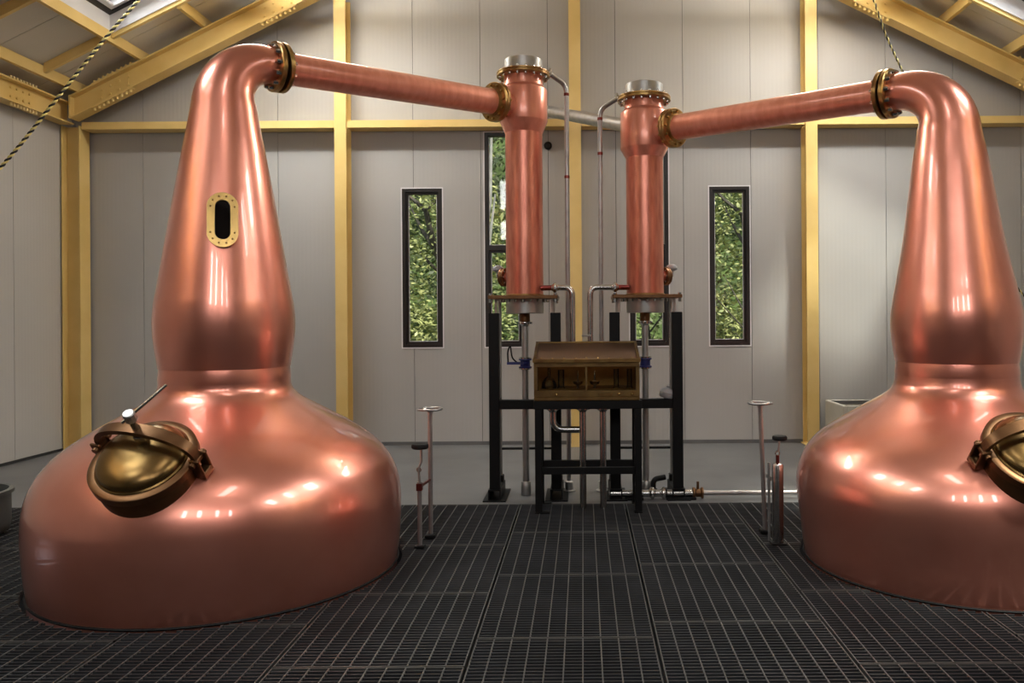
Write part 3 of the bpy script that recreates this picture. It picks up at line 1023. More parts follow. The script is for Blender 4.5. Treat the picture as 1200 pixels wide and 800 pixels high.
# ------------------------------------------------------------------ condensers
CY = 7.2
CL, CR = -0.524, 0.568
def condenser(x, z_cap, z_flange, z_drum1, z_drum0, z_cone, port_z, port_dir, side, label):
    c = thing('condenser', label, 'condenser', (x, CY, 1.64), 'copper condensers')
    T = Matrix.Translation((x, CY, 0))
    MB().lathe([(0.168, 1.80), (0.168, z_cone), (0.168, z_cone + 0.002)], 56, T, caps=False).build('shell', 'copper_dull', c, smooth=40)
    MB().lathe([(0.168, z_cone - 0.004), (0.172, z_cone + 0.004), (0.214, z_drum0 - 0.006), (0.216, z_drum0), (0.216, z_drum1), (0.212, z_drum1 + 0.008),
                (0.182, z_drum1 + 0.035), (0.178, z_drum1 + 0.05), (0.178, z_flange - 0.018)], 56, T, caps=False).build('header', 'copper_pipe', c, smooth=30)
    fl = MB().lathe([(0.15, z_flange - 0.02), (0.238, z_flange - 0.02), (0.242, z_flange - 0.016), (0.242, z_flange - 0.004), (0.238, z_flange),
                     (0.238, z_flange + 0.004), (0.242, z_flange + 0.008), (0.242, z_flange + 0.018), (0.238, z_flange + 0.022), (0.15, z_flange + 0.022)], 56, T, caps=False)
    f = fl.build('top_flange', 'brass', c, smooth=35)
    bo = MB()
    bolt_ring(bo, T @ Matrix.Translation((0, 0, z_flange - 0.02)), 0.215, 18, 0.022, 0.0115, True, 0.042)
    bo.build('bolts', 'bolt', f, smooth=30, stuff=True)
    MB().lathe([(0.170, z_flange + 0.022), (0.170, z_cap - 0.004), (0.166, z_cap), (0.0, z_cap)], 48, T).build('top_cap', 'steel_matt', c, smooth=35)
    # vapour inlet port
    d = Vector((port_dir[0], port_dir[1], 0)).normalized()
    base = Vector((x, CY, port_z))
    m = frame_to(base, d)
    MB().lathe([(0.116, 0.10), (0.110, 0.20), (0.107, 0.315)], 40, m, caps=False).build('inlet_port', 'copper_pipe', c, smooth=40)
    MB().lathe([(0.10, 0.300), (0.166, 0.300), (0.170, 0.304), (0.170, 0.324), (0.166, 0.328), (0.10, 0.328)], 44, m, caps=False).build('inlet_flange', 'brass', c, smooth=35)
    # bottom plate and drum
    pl = MB().bbox(x - 0.305, x + 0.305, CY - 0.26, CY + 0.26, 1.768, 1.800, 0.004).build('bottom_plate', 'bronze', c)
    bo = MB()
    for i in range(20):
        a = 2 * PI * i / 20
        bo.cyl((x + 0.215 * math.cos(a), CY + 0.215 * math.sin(a), 1.742), (x + 0.215 * math.cos(a), CY + 0.215 * math.sin(a), 1.768), 0.011, 6)
    for sx in (-1, 1):
        for sy in (-1, 1):
            bo.cyl((x + sx * 0.285, CY + sy * 0.235, 1.735), (x + sx * 0.285, CY + sy * 0.235, 1.768), 0.016, 6)
            bo.cyl((x + sx * 0.285, CY + sy * 0.235, 1.80), (x + sx * 0.285, CY + sy * 0.235, 1.815), 0.016, 6)
    bo.build('bolts', 'bolt', pl, stuff=True)
    MB().lathe([(0.0, 1.640), (0.166, 1.640), (0.170, 1.645), (0.170, 1.768)], 48, T).build('bottom_drum', 'steel_matt', c, smooth=35)
    MB().lathe([(0.168, 1.80), (0.176, 1.80), (0.176, 1.812), (0.168, 1.816)], 48, T, caps=False).build('weld_ring', 'brass', c, smooth=35)
    # side hand-hole with relief cap
    sd = Vector((side, 0.55, 0)).normalized()
    b0 = Vector((x, CY, 1.975))
    m = frame_to(b0, sd)
    ph = MB().lathe([(0.05, 0.14), (0.05, 0.20)], 24, m, caps=False).build('side_port', 'copper_dull', c, smooth=40)
    MB().lathe([(0.03, 0.196), (0.082, 0.196), (0.085, 0.2), (0.085, 0.216), (0.082, 0.22), (0.082, 0.224), (0.085, 0.228), (0.085, 0.242), (0.082, 0.246), (0.0, 0.246)], 30, m,
               caps=False).build('port_flange', 'bronze', ph, smooth=35)
    bo = MB()
    bolt_ring(bo, m @ Matrix.Translation((0, 0, 0.196)), 0.068, 8, 0.014, 0.008, True, 0.05)
    bo.build('bolts', 'bolt', ph, stuff=True)
    p = b0 + sd * 0.25
    MB().sweep(round_path([p, p + sd * 0.045, p + sd * 0.045 + Vector((0, 0, 0.07))], 0.03), 0.016, 12).build('vent_elbow', 'grey_plastic', ph, smooth=40)
    q = p + sd * 0.045
    MB().lathe([(0.02, 0.05), (0.05, 0.062), (0.054, 0.072), (0.046, 0.098), (0.024, 0.112), (0.0, 0.115)], 20, Matrix.Translation(q)).build('vent_cap', 'grey_plastic', ph, smooth=50)
    return base + d * 0.33

PL_DIR = (-0.68, -0.733)
PR_DIR = (0.70, -0.714)
FL = condenser(CL, 3.935, 3.797, 3.655, 3.378, 3.270, 3.492, PL_DIR, -1,
               'taller copper condenser joined to the left still, steel cap on top')
FR = condenser(CR, 3.705, 3.570, 3.440, 3.125, 3.040, 3.256, PR_DIR, 1,
               'shorter copper condenser joined to the right still, steel cap on top')
# ------------------------------------------------------------------ lyne arms
for e, f_, dd, lab in ((EL, FL, DL, 'long copper lyne arm running from the left still to the left condenser'),
                       (ER, FR, DR, 'long copper lyne arm running from the right still to the right condenser')):
    a = thing('lyne_arm', lab, 'pipe', tuple(e), 'copper lyne arms')
    d = (f_ - e).normalized()
    e2 = e + d * 0.012
    f2 = f_ - d * 0.006
    MB().cyl(e2, f2, 0.110, 48).build('pipe', 'copper_pipe', a, smooth=40)
    L = (f2 - e2).length
    m = frame_to(e2, d)
    fl = MB().lathe([(0.109, 0.0), (0.166, 0.0), (0.170, 0.004), (0.170, 0.028), (0.166, 0.032), (0.125, 0.034), (0.116, 0.06), (0.109, 0.062)], 44, m, caps=False).build('still_flange', 'brass', a, smooth=35)
    bo = MB()
    bolt_ring(bo, m @ Matrix.Translation((0, 0, 0.032)), 0.143, 12, 0.024, 0.0125, False)
    bo.build('bolts', 'bolt', fl, smooth=30, stuff=True)
    fl = MB().lathe([(0.109, L - 0.06), (0.116, L - 0.056), (0.125, L - 0.034), (0.166, L - 0.032), (0.170, L - 0.028), (0.170, L - 0.004), (0.166, L), (0.109, L)], 44, m, caps=False).build('condenser_flange', 'brass', a, smooth=35)
    bo = MB()
    bolt_ring(bo, m @ Matrix.Translation((0, 0, L - 0.032)), 0.143, 12, 0.02, 0.0115, True, 0.072)
    bo.build('bolts', 'brass_bright', fl, smooth=30, stuff=True)

# ------------------------------------------------------------------ black support frame
def support_frame():
    fr = thing('support_frame', 'black steel frame of four posts carrying the two condensers', 'frame', (0.02, 7.1, 0))
    for x in (-0.783, -0.241, 0.279, 0.828):
        foot = MB()
        for a, b in ((x - 0.055, x - 0.045), (x + 0.045, x + 0.055)):
            foot.box(a, b, 6.93, 7.36, 0.012, 0.10)
        foot.box(x - 0.045, x + 0.045, 6.93, 7.36, 0.09, 0.10)
        foot.box(x - 0.10, x + 0.10, 6.90, 7.40, 0.0, 0.012)
        p = MB().bbox(x - 0.045, x + 0.045, 6.955, 7.045, 0.10, 1.645, 0.004).build('post', 'black', fr)
        foot.build('foot', 'black', p)
        MB().bbox(x - 0.045, x + 0.045, 7.265, 7.345, 0.10, 0.16, 0.004).build('rear_stub', 'black', p)
    for x0, x1 in ((-0.738, -0.286), (-0.196, 0.234), (0.324, 0.783)):
        MB().bbox(x0, x1, 6.955, 7.045, 0.80, 0.88, 0.003).build('crossbar', 'black', fr)
    for xs_ in ((-0.765, -0.27), (0.318, 0.81)):
        for x in xs_:
            MB().cyl((x, 7.31, 0.16), (x, 7.31, 1.768), 0.016, 10).build('hanger_rod', 'steel_matt', fr, smooth=40)
        MB().cyl((xs_[0], 7.31, 0.40), (xs_[1], 7.31, 0.40), 0.012, 8).build('tie_rod', 'black', fr, smooth=40)
        for x in xs_:
            MB().cyl((x, 7.0, 1.645), (x, 7.0, 1.768), 0.012, 8).build('strut', 'steel_matt', fr, smooth=40)
    for x in (-0.783, 0.828):
        MB().bbox(x - 0.03, x + 0.03, 7.045, 7.30, 0.81, 0.87, 0.003).build('side_bar', 'black', fr)
support_frame()

# ------------------------------------------------------------------ spirit safe and its stand
SX0, SX1 = -0.405, 0.462
SY0, SY1 = 6.50, 6.93
def safe_stand():
    s = thing('safe_stand', 'black four-legged steel stand under the brass spirit safe', 'stand', (0.03, 6.7, 0))
    for x in (-0.372, 0.448):
        for y in (6.53, 6.86):
            l = MB().bbox(x - 0.028, x + 0.028, y - 0.028, y + 0.028, 0.008, 0.85, 0.003).build('leg', 'black', s)
            MB().bbox(x - 0.035 if x > 0 else x - 0.03, x + 0.03 if x > 0 else x + 0.09, y - 0.04, y + 0.04, 0.0, 0.008, 0.001).build('foot_plate', 'black', l)
    for y in (6.53, 6.86):
        MB().bbox(-0.344, 0.42, y - 0.025, y + 0.025, 0.315, 0.370, 0.003).build('lower_rail', 'black', s)
        MB().bbox(-0.41, 0.48, y - 0.03, y + 0.03, 0.85, 0.918, 0.003).build('top_rail', 'black', s)
    for x in (-0.372, 0.448):
        MB().bbox(x - 0.028, x + 0.028, 6.56, 6.83, 0.86, 0.915, 0.003).build('side_rail', 'black', s)
safe_stand()

def spirit_safe():
    z0, zf, zr = 0.920, 1.245, 1.375
    s = thing('spirit_safe', 'brass framed glass spirit safe with sloping lid on the black stand', 'spirit safe', (0.03, 6.7, z0))
    MB().bbox(SX0, SX1, SY0, SY1, z0, z0 + 0.03, 0.004).build('base_tray', 'safe_in', s)
    MB().box(SX0 + 0.01, SX1 - 0.01, SY1 - 0.02, SY1 - 0.006, z0 + 0.03, zr - 0.02).build('back_panel', 'safe_back', s)
    fr = MB()
    # front sill, head and posts
    fr.bbox(SX0, SX1, SY0, SY0 + 0.025, z0 + 0.03, z0 + 0.085, 0.003)
    fr.bbox(SX0, SX1, SY0, SY0 + 0.03, zf - 0.05, zf, 0.003)
    for x in (SX0, SX1 - 0.03, (SX0 + SX1) / 2 - 0.012):
        fr.box(x, x + (0.03 if x != (SX0 + SX1) / 2 - 0.012 else 0.016), SY0 + 0.002, SY0 + 0.022, z0 + 0.085, zf - 0.05)
    f = fr.build('front_frame', 'safe_in', s)
    for x0, x1 in ((SX0 + 0.03, (SX0 + SX1) / 2 - 0.012), ((SX0 + SX1) / 2 + 0.004, SX1 - 0.03)):
        MB().box(x0, x1, SY0 + 0.008, SY0 + 0.012, z0 + 0.085, zf - 0.05).build('pane', 'safe_glass', f)
    for x in (SX0, SX1 - 0.012):
        sd = MB().prism([(SY0 + 0.03, z0 + 0.03), (SY1 - 0.02, z0 + 0.03), (SY1 - 0.02, zr - 0.02), (SY0 + 0.03, zf - 0.01)], x, x + 0.012, 'X')
        sd.build('side_panel', 'safe_in', s)
    # sloping lid with raised rim
    def lid(xa, xb, v0, v1, t0, t1):
        def P(v, t):
            y = SY0 - 0.01 + (SY1 + 0.01 - SY0) * v
            return (y, zf + (zr - zf) * v + t)
        return [P(v0, t0), P(v1, t0), P(v1, t1), P(v0, t1)], xa, xb
    l = MB().prism(*lid(SX0 + 0.01, SX1 - 0.01, 0.0, 1.0, 0.0, 0.010), 'X').build('lid', 'lid_glass', s)
    rm = MB()
    rm.prism(*lid(SX0 - 0.008, SX1 + 0.008, -0.03, 0.02, -0.006, 0.018), 'X')
    rm.prism(*lid(SX0, SX1, 0.96, 1.0, 0.010, 0.018), 'X')
    rm.prism(*lid(SX0 - 0.004, SX0 + 0.018, 0.02, 1.0, -0.004, 0.018), 'X')
    rm.prism(*lid(SX1 - 0.018, SX1 + 0.004, 0.02, 1.0, -0.004, 0.018), 'X')
    rm.build('lid_rim', 'brass', l)
    rv = MB()
    for i in range(9):
        x = SX0 + 0.06 + i * (SX1 - SX0 - 0.12) / 8
        rv.lathe([(0.007, 0), (0.005, 0.005), (0.0, 0.006)], 8, Matrix.Translation((x, SY0 + 0.03, zf + 0.02)))
    rv.build('rivets', 'brass_bright', l, stuff=True)
    for x in (-0.22, 0.29, 0.40):
        MB().lathe([(0.012, 0.0), (0.012, 0.008), (0.006, 0.016), (0.0, 0.017)], 12, frame_to((x, SY0, z0 + 0.052), (0, -1, 0))).build('tap_knob', 'brass_bright', s, smooth=40)
    MB().bbox(0.13, 0.235, SY0 - 0.003, SY0 + 0.001, z0 + 0.036, z0 + 0.060, 0.0008).build('name_plate', 'brass', s)
    MB().box(SX0 + 0.05, SX1 - 0.05, SY0 + 0.06, SY1 - 0.05, z0 + 0.085, z0 + 0.092).build('inner_shelf', 'safe_in', s)
spirit_safe()
zt = 0.920 + 0.0925
o = MB().lathe([(0.0, 0), (0.058, 0.0), (0.064, 0.01), (0.058, 0.05), (0.034, 0.085), (0.013, 0.10), (0.012, 0.165), (0.017, 0.17), (0.014, 0.17), (0.009, 0.165), (0.009, 0.10), (0.03, 0.083), (0.054, 0.048), (0.06, 0.012), (0.0, 0.004)], 28,
               Matrix.Translation((-0.285, 6.62, zt))).build('glass_flask', 'jar', smooth=50)
tag(o, 'round bellied glass flask at the left inside the spirit safe', 'flask')
for x, h, r, lab in ((-0.185, 0.15, 0.027, 'stout glass hydrometer jar beside the flask in the spirit safe'),
                     (0.275, 0.155, 0.022, 'inner of two slim glass jars at the right in the spirit safe'),
                     (0.385, 0.155, 0.022, 'outer of two slim glass jars at the right in the spirit safe')):
    o = MB().lathe([(0, 0), (r * 1.25, 0), (r * 1.25, 0.006), (r, 0.012), (r, h), (r * 1.1, h + 0.003), (r * 0.85, h), (r * 0.85, 0.016), (0, 0.014)], 24,
                   Matrix.Translation((x, 6.62, zt))).build('hydrometer_jar', 'jar', smooth=40)
    tag(o, lab, 'jar', 'hydrometer jars in the spirit safe')
for x, lab in ((-0.045, 'left of two small steel spouted bowls in the spirit safe'), (0.095, 'right of two small steel spouted bowls in the spirit safe')):
    b = thing('spirit_bowl', lab, 'bowl', (x, 6.62, zt), 'bowls in the spirit safe')
    T = Matrix.Translation((x, 6.62, zt))
    MB().lathe([(0, 0), (0.03, 0.0), (0.012, 0.01), (0.012, 0.022), (0.036, 0.034), (0.044, 0.058), (0.041, 0.058), (0.033, 0.038), (0, 0.028)], 24, T).build('bowl', 'steel', b, smooth=40)
    MB().sweep(round_path([(x, 6.70, zt + 0.14), (x, 6.62, zt + 0.14), (x, 6.62, zt + 0.075)], 0.03), 0.007, 10).build('spout', 'steel', b, smooth=40)
    MB().cyl((x, 6.70, zt), (x, 6.70, zt + 0.142), 0.007, 10).build('spout_stem', 'steel', b, smooth=40)

# ------------------------------------------------------------------ steel pipework
def clamp(mb, p, d, r, w=0.03):
    """tri-clamp union around a pipe: two ferrules, a band and a wing nut"""
    m = frame_to(p, d)
    mb.lathe([(r, -w), (r * 1.25, -w * 0.6), (r * 1.7, -w * 0.35), (r * 1.75, 0), (r * 1.7, w * 0.35), (r * 1.25, w * 0.6), (r, w)], 20, m, caps=False)
    mb.box(r * 1.5, r * 2.1, -0.008, 0.008, -0.010, 0.010, m)
    mb.cyl(m @ Vector((r * 1.9, -0.028, 0)), m @ Vector((r * 1.9, 0.028, 0)), 0.006, 8)
    mb.box(-r * 2.0, -r * 1.5, -0.008, 0.008, -0.008, 0.008, m)

def vent_pipe(x_c, zf, xv, sgn, label, yv=7.32):
    z = zf + 0.0
    p = thing('vent_pipe', label, 'pipe', (xv, yv, 0), 'thin vent pipes')
    start = Vector((x_c + sgn * 0.225, CY + 0.03, z + 0.03))
    path = round_path([start, (xv - sgn * 0.02, yv - 0.01, z - 0.045), (xv, yv, z - 0.12), (xv, yv, 0.02)], 0.07)
    MB().sweep(path, 0.0215, 16).build('tube', 'galv', p, smooth=40)
    f = MB().lathe([(0.0215, 0.0), (0.045, 0.0), (0.048, 0.004), (0.048, 0.02), (0.03, 0.03), (0.0215, 0.032)], 20, frame_to(start, (sgn, 0, -0.3)))
    f.build('union', 'steel', p, smooth=40)
    for zc in (z - 0.14, z - 0.46 if sgn < 0 else z - 0.9):
        c = MB()
        c.lathe([(0.0215, -0.014), (0.025, -0.012), (0.025, 0.012), (0.0215, 0.014)], 16, Matrix.Translation((xv, yv, zc)), caps=False)
        c.build('joint_sleeve', 'copper_dark', p, smooth=40)
    MB().lathe([(0.06, 0.0), (0.06, 0.012), (0.036, 0.02), (0.036, 0.09), (0.0215, 0.1)], 16, Matrix.Translation((xv, yv, 0))).build('foot', 'steel_matt', p, smooth=40)
vent_pipe(CL, 3.797, -0.137, 1, 'thin grey vent pipe dropping from the top of the left condenser')
vent_pipe(CR, 3.570, 0.170, -1, 'thin grey vent pipe dropping from the top of the right condenser')

def outlet_pipe(x_c, sgn, xv, label):
    y = 7.05
    z = 1.868
    p = thing('outlet_pipe', label, 'pipe', (xv, y, 1.1), 'steel outlet pipes')
    xs_ = x_c + sgn * 0.155
    xcl = x_c + sgn * 0.278
    MB().cyl((xs_, y + 0.07, z), (xcl, y + 0.02, z), 0.024, 16).build('copper_stub', 'copper_dark', p, smooth=40)
    path = round_path([(xcl, y + 0.02, z), (xv, y, z), (xv, y, 1.12), (xv, 6.94, 1.12)], 0.075)
    MB().sweep(path, 0.026, 18).build('tube', 'steel', p, smooth=40)
    c = MB()
    clamp(c, (xcl, y + 0.02, z), (1, 0, 0), 0.026)
    c.build('clamp', 'steel', p, smooth=35)
    return p
outlet_pipe(CL, 1, -0.092, 'curved steel outlet pipe from the foot of the left condenser to the safe')
op = outlet_pipe(CR, -1, 0.066, 'curved steel outlet pipe from the foot of the right condenser to the safe')
MB().sweep(round_path([(0.066, 7.05, 1.44), (0.066, 6.99, 1.44), (-0.01, 6.98, 1.442)], 0.02), 0.009, 8).build('lever', 'galv', op, smooth=40)

def drop_pipe(x, label, lever):
    p = thing('drop_pipe', label, 'pipe', (x, CY - 0.02, 0), 'condenser drop pipes')
    y = CY - 0.02
    MB().cyl((x, y, 0.10), (x, y, 1.64), 0.030, 20).build('tube', 'steel_matt', p, smooth=40)
    c = MB()
    MB().lathe([(0.046, 1.56), (0.046, 1.642)], 20, Matrix.Translation((x, y, 0))).build('collar', 'bronze', p, smooth=40)
    clamp(c, (x, y, 1.555), (0, 0, 1), 0.031)
    c.build('clamp', 'steel', p, smooth=35)
    v = MB()
    v.lathe([(0.03, 1.145), (0.058, 1.148), (0.06, 1.16), (0.046, 1.165), (0.046, 1.215), (0.06, 1.22), (0.058, 1.232), (0.03, 1.235)], 24, Matrix.Translation((x, y, 0)), caps=False)
    vo = v.build('valve_body', 'blue', p, smooth=35)
    for z in (1.145, 1.235):
        cl = MB()
        cl.lathe([(0.03, z - 0.01), (0.056, z - 0.008), (0.056, z + 0.008), (0.03, z + 0.01)], 20, Matrix.Translation((x, y, 0)), caps=False)
        cl.build('valve_flange', 'steel', vo, smooth=35)
    if lever:
        lv = MB()
        lv.box(x - 0.16, x - 0.04, y - 0.06, y - 0.035, 1.182, 1.206)
        lv.cyl((x - 0.02, y - 0.05, 1.194), (x + 0.02, y - 0.03, 1.194), 0.02, 12)
        lv.build('lever', 'blue', vo)
        MB().sweep(round_path([(x - 0.15, y - 0.047, 1.19), (x - 0.155, y - 0.047, 1.30), (x - 0.13, y - 0.047, 1.36), (x - 0.115, y - 0.047, 1.24), (x - 0.07, y - 0.047, 1.20)], 0.03), 0.007, 8).build('cable', 'black', vo, smooth=40)
    MB().lathe([(0.042, 0.0), (0.045, 0.004), (0.045, 0.118), (0.04, 0.124), (0.03, 0.125)], 20, Matrix.Translation((x, y, 0))).build('foot', 'steel_matt', p, smooth=40)
drop_pipe(CL, 'straight steel drop pipe with blue lever valve under the left condenser', True)
drop_pipe(CR - 0.006, 'straight steel drop pipe with blue valve under the right condenser', False)

def drain(x, y, z_end, label):
    p = thing('drain_pipe', label, 'pipe', (x, y, z_end), 'drain pipes under the safe')
    MB().cyl((x, y, z_end), (x, y, 0.915), 0.028, 18).build('tube', 'steel', p, smooth=40)
    c = MB()
    clamp(c, (x, y, 0.835), (0, 0, 1), 0.029)
    c.build('clamp', 'steel', p, smooth=35)
    return p
drain(-0.007, 6.70, -0.04, 'straight steel drain pipe under the middle of the spirit safe')
drain(0.163, 6.70, -0.04, 'straight steel drain pipe under the right half of the spirit safe')
p = thing('drain_elbow', 'bent steel drain pipe under the left half of the spirit safe', 'pipe', (-0.26, 6.70, 0.65))
MB().sweep(round_path([(-0.26, 6.70, 0.915), (-0.26, 6.70, 0.655), (-0.036, 6.70, 0.655)], 0.10), 0.028, 18).build('tube', 'steel', p, smooth=40)
c = MB(); clamp(c, (-0.26, 6.70, 0.835), (0, 0, 1), 0.029)
c.build('clamp', 'steel', p, smooth=35)

# slanting vent duct from the right condenser to the gable wall
p = thing('vent_duct', 'slanting grey duct between the condensers, running up to the gable wall', 'duct', (-0.68, YB, 4.24))
a, b = Vector((0.53, 7.36, 3.355)), Vector((-0.69, YB - 0.012, 4.262))
MB().cyl(a, b, 0.064, 28).build('duct', 'galv', p, smooth=40)
MB().lathe([(0.064, 0), (0.1, 0.0), (0.1, 0.01), (0.064, 0.012)], 28, frame_to((b.x, YB, b.z), (0, -1, 0)), caps=False).build('wall_flange', 'steel_matt', p, smooth=40)
o = MB().lathe([(0.0, 0), (0.05, 0.0), (0.05, 0.03), (0.03, 0.05), (0.0, 0.052)], 20, frame_to((-0.425, YB - 0.001, 3.775), (0, -1, 0))).build('wall_button', 'black', smooth=40)
tag(o, 'small round black fitting on the gable wall beside the left condenser', 'fitting')

# floor pipe along the grating edge
p = thing('floor_pipe', 'horizontal steel pipe along the grating edge towards the right still', 'pipe', (0.9, 6.98, 0.05))
y, z = 6.97, 0.055
MB().cyl((0.22, y, z), (1.04, y, z), 0.031, 18).build('tube', 'steel', p, smooth=40)
MB().cyl((1.04, y, z), (2.06, y - 0.02, z), 0.022, 16).build('thin_tube', 'galv', p, smooth=40)
c = MB(); clamp(c, (0.60, y, z), (1, 0, 0), 0.031); clamp(c, (0.70, y, z), (1, 0, 0), 0.031)
c.build('clamp', 'steel', p, smooth=35)
v = MB().lathe([(0.031, -0.05), (0.05, -0.045), (0.05, -0.03), (0.036, -0.02), (0.036, 0.02), (0.05, 0.03), (0.05, 0.045), (0.022, 0.05)], 20, frame_to((1.0, y, z), (1, 0, 0)))
v.cyl((1.0, y, z), (1.0, y, z + 0.10), 0.012, 10)
v.build('valve', 'bronze', p, smooth=35)
for a, b in ((0.36, 0.52), (0.72, 0.98)):
    MB().bbox(a, b, y - 0.05, y + 0.05, 0.0, 0.025, 0.004).build('pipe_shoe', 'black', p)
o = thing('elbow_valve', 'small black elbow valve on the floor at the foot of the rightmost post', 'valve', (0.69, 7.1, 0.0))
MB().sweep(round_path([(0.62, 7.1, 0.06), (0.62, 7.1, 0.15), (0.73, 7.12, 0.165)], 0.05), 0.024, 12).build('elbow', 'black', o, smooth=40)
MB().lathe([(0.04, 0), (0.04, 0.06), (0.03, 0.07)], 14, Matrix.Translation((0.62, 7.1, 0.0))).build('base', 'black', o, smooth=40)

# grey fitting left on the crossbar
o = thing('loose_cap', 'rounded grey cap lying on the black crossbar beside the right outer post', 'cap', (0.72, 7.0, 0.88))
T = Matrix.Translation((0.722, 7.0, 0.88)) @ Matrix.Rotation(0.25, 4, 'Y')
MB().lathe([(0.0, 0.002), (0.055, 0.012), (0.064, 0.03), (0.06, 0.052), (0.066, 0.056), (0.05, 0.085), (0.026, 0.1), (0.0, 0.102)], 24, T).build('body', 'grey_plastic', o, smooth=45)
MB().lathe([(0.016, 0.095), (0.016, 0.115), (0.01, 0.12)], 12, T).build('knob', 'grey_plastic', o, smooth=45)

# ------------------------------------------------------------------ valve spindles standing in the grating
def handwheel(mb, c, R, r, spokes=3, dip=0.02):
    c = Vector(c)
    mb.torus(c, (0, 0, 1), R, r, 32, 8)
    for i in range(spokes):
        a = 2 * PI * i / spokes + 0.3
        mb.cyl(c + Vector((R * math.cos(a), R * math.sin(a), 0)), c - Vector((0, 0, dip)), r * 0.8, 8)
    mb.cyl(c - Vector((0, 0, dip + 0.015)), c - Vector((0, 0, dip - 0.012)), r * 2.2, 12)

def spindle(x, y, h, lean, label):
    s = thing('valve_spindle', label, 'valve', (x, y, 0), 'tall handwheel spindles')
    top = Vector((x + lean, y, h))
    MB().cyl((x, y, 0.0), top - Vector((0, 0, 0.02)), 0.0165, 14).build('rod', 'galv', s, smooth=40)
    w = MB(); handwheel(w, top, 0.085, 0.009)
    w.build('handwheel', 'galv', s, smooth=40)
    MB().bbox(x - 0.04, x + 0.04, y - 0.04, y + 0.04, 0.001, 0.03, 0.006).build('base', 'black', s)
spindle(-1.122, 5.80, 0.940, 0.0, 'tall thin handwheel spindle beside the left still')
spindle(1.335, 5.86, 0.960, -0.03, 'tall thin handwheel spindle beside the right still')

s = thing('black_knob_spindle', 'short slim spindle with black handwheel close to the left still', 'valve', (-1.150, 5.55, 0))
MB().cyl((-1.150, 5.55, 0), (-1.150, 5.55, 0.46), 0.016, 14).build('tube', 'galv', s, smooth=40)
MB().sweep(round_path([(-1.150, 5.55, 0.46), (-1.155, 5.55, 0.56), (-1.135, 5.55, 0.60), (-1.138, 5.55, 0.70)], 0.03), 0.0085, 10).build('stem', 'galv', s, smooth=40)
MB().torus((-1.153, 5.55, 0.545), (0, 1, 0), 0.014, 0.005, 14, 6).build('ring', 'steel', s, smooth=40)
MB().lathe([(0.02, 0.69), (0.052, 0.692), (0.06, 0.70), (0.06, 0.718), (0.054, 0.726), (0.02, 0.722)], 24, Matrix.Translation((-1.145, 5.55, 0))).build('handwheel', 'black', s, smooth=40)
MB().cyl((-1.150, 5.55, 0.425), (-1.125, 5.785, 0.425), 0.010, 8).box(-1.17, -1.13, 5.53, 5.57, 0.40, 0.45).build('link_bar', 'copper_dark', s)
MB().bbox(-1.185, -1.115, 5.515, 5.585, 0.0012, 0.02, 0.004).build('base', 'black', s)

s = thing('hand_pump', 'fat steel cylinder with black handwheel close to the right still', 'valve', (1.362, 5.58, 0))
MB().lathe([(0.038, 0.01), (0.040, 0.014), (0.040, 0.55), (0.036, 0.562), (0.022, 0.57), (0.0, 0.571)], 28, Matrix.Translation((1.362, 5.58, 0))).build('cylinder', 'steel', s, smooth=40)
MB().cyl((1.362, 5.58, 0.57), (1.362, 5.58, 0.625), 0.013, 10).build('gland', 'copper_dark', s, smooth=40)
MB().torus((1.362, 5.58, 0.638), (0, 1, 0), 0.014, 0.005, 14, 6).build('ring', 'steel', s, smooth=40)
MB().cyl((1.366, 5.58, 0.645), (1.376, 5.58, 0.73), 0.008, 10).build('stem', 'galv', s, smooth=40)
MB().lathe([(0.015, 0.725), (0.044, 0.728), (0.052, 0.736), (0.052, 0.752), (0.046, 0.76), (0.015, 0.757)], 24, Matrix.Translation((1.378, 5.58, 0))).build('handwheel', 'black', s, smooth=40)
MB().bbox(1.31, 1.325, 5.60, 5.72, 0.44, 0.47, 0.003).cyl((1.305, 5.60, 0.02), (1.305, 5.60, 0.57), 0.010, 8).build('side_rod', 'galv', s)
MB().bbox(1.31, 1.414, 5.53, 5.63, 0.0012, 0.012, 0.003).build('base', 'black', s)

# ------------------------------------------------------------------ ropes
def rope(pts, r, name, label):
    pts = [Vector(p) for p in catmull([tuple(p) for p in pts], 14)]
    o = thing(name, label, 'rope', tuple(pts[-1]), 'skylight ropes')
    L = 0.0
    acc = [0.0]
    for a, b in zip(pts[:-1], pts[1:]):
        L += (b - a).length
        acc.append(L)
    def at(s):
        for i in range(len(acc) - 1):
            if acc[i] <= s <= acc[i + 1]:
                t = (s - acc[i]) / max(1e-9, acc[i + 1] - acc[i])
                return pts[i].lerp(pts[i + 1], t)
        return pts[-1]
    n = int(L / 0.008)
    pitch = 0.085
    for ph, nm, mt in ((0.0, 'yellow_strand', 'rope_y'), (PI, 'black_strand', 'rope_b')):
        path = []
        for i in range(n + 1):
            q = L * i / n
            p = at(q)
            t = (at(min(L, q + 0.02)) - at(max(0, q - 0.02))).normalized()
            u = t.cross(Vector((0, 1, 0))).normalized()
            w = t.cross(u)
            a = 2 * PI * q / pitch + ph
            path.append(p + (u * math.cos(a) + w * math.sin(a)) * r * 0.5)
        MB().sweep(path, r * 0.62, 6).build(nm, mt, o, smooth=60)
def at_px(px, py, Y):      # a point at distance Y seen at photo position px, py
    dx, dy = px - 683, py - 372
    return ((dx - 0.007 * dy) * Y / F, Y, H - (dy + 0.007 * dx) * Y / F)
rope([(-4.55, 8.35, 5.08), at_px(126, 42, 8.2), at_px(64, 119, 7.9), at_px(0, 197, 7.65), (XC - HW + 0.02, 7.4, 2.0)], 0.0165, 'skylight_rope',
     'yellow and black twisted rope hanging from the left skylight')
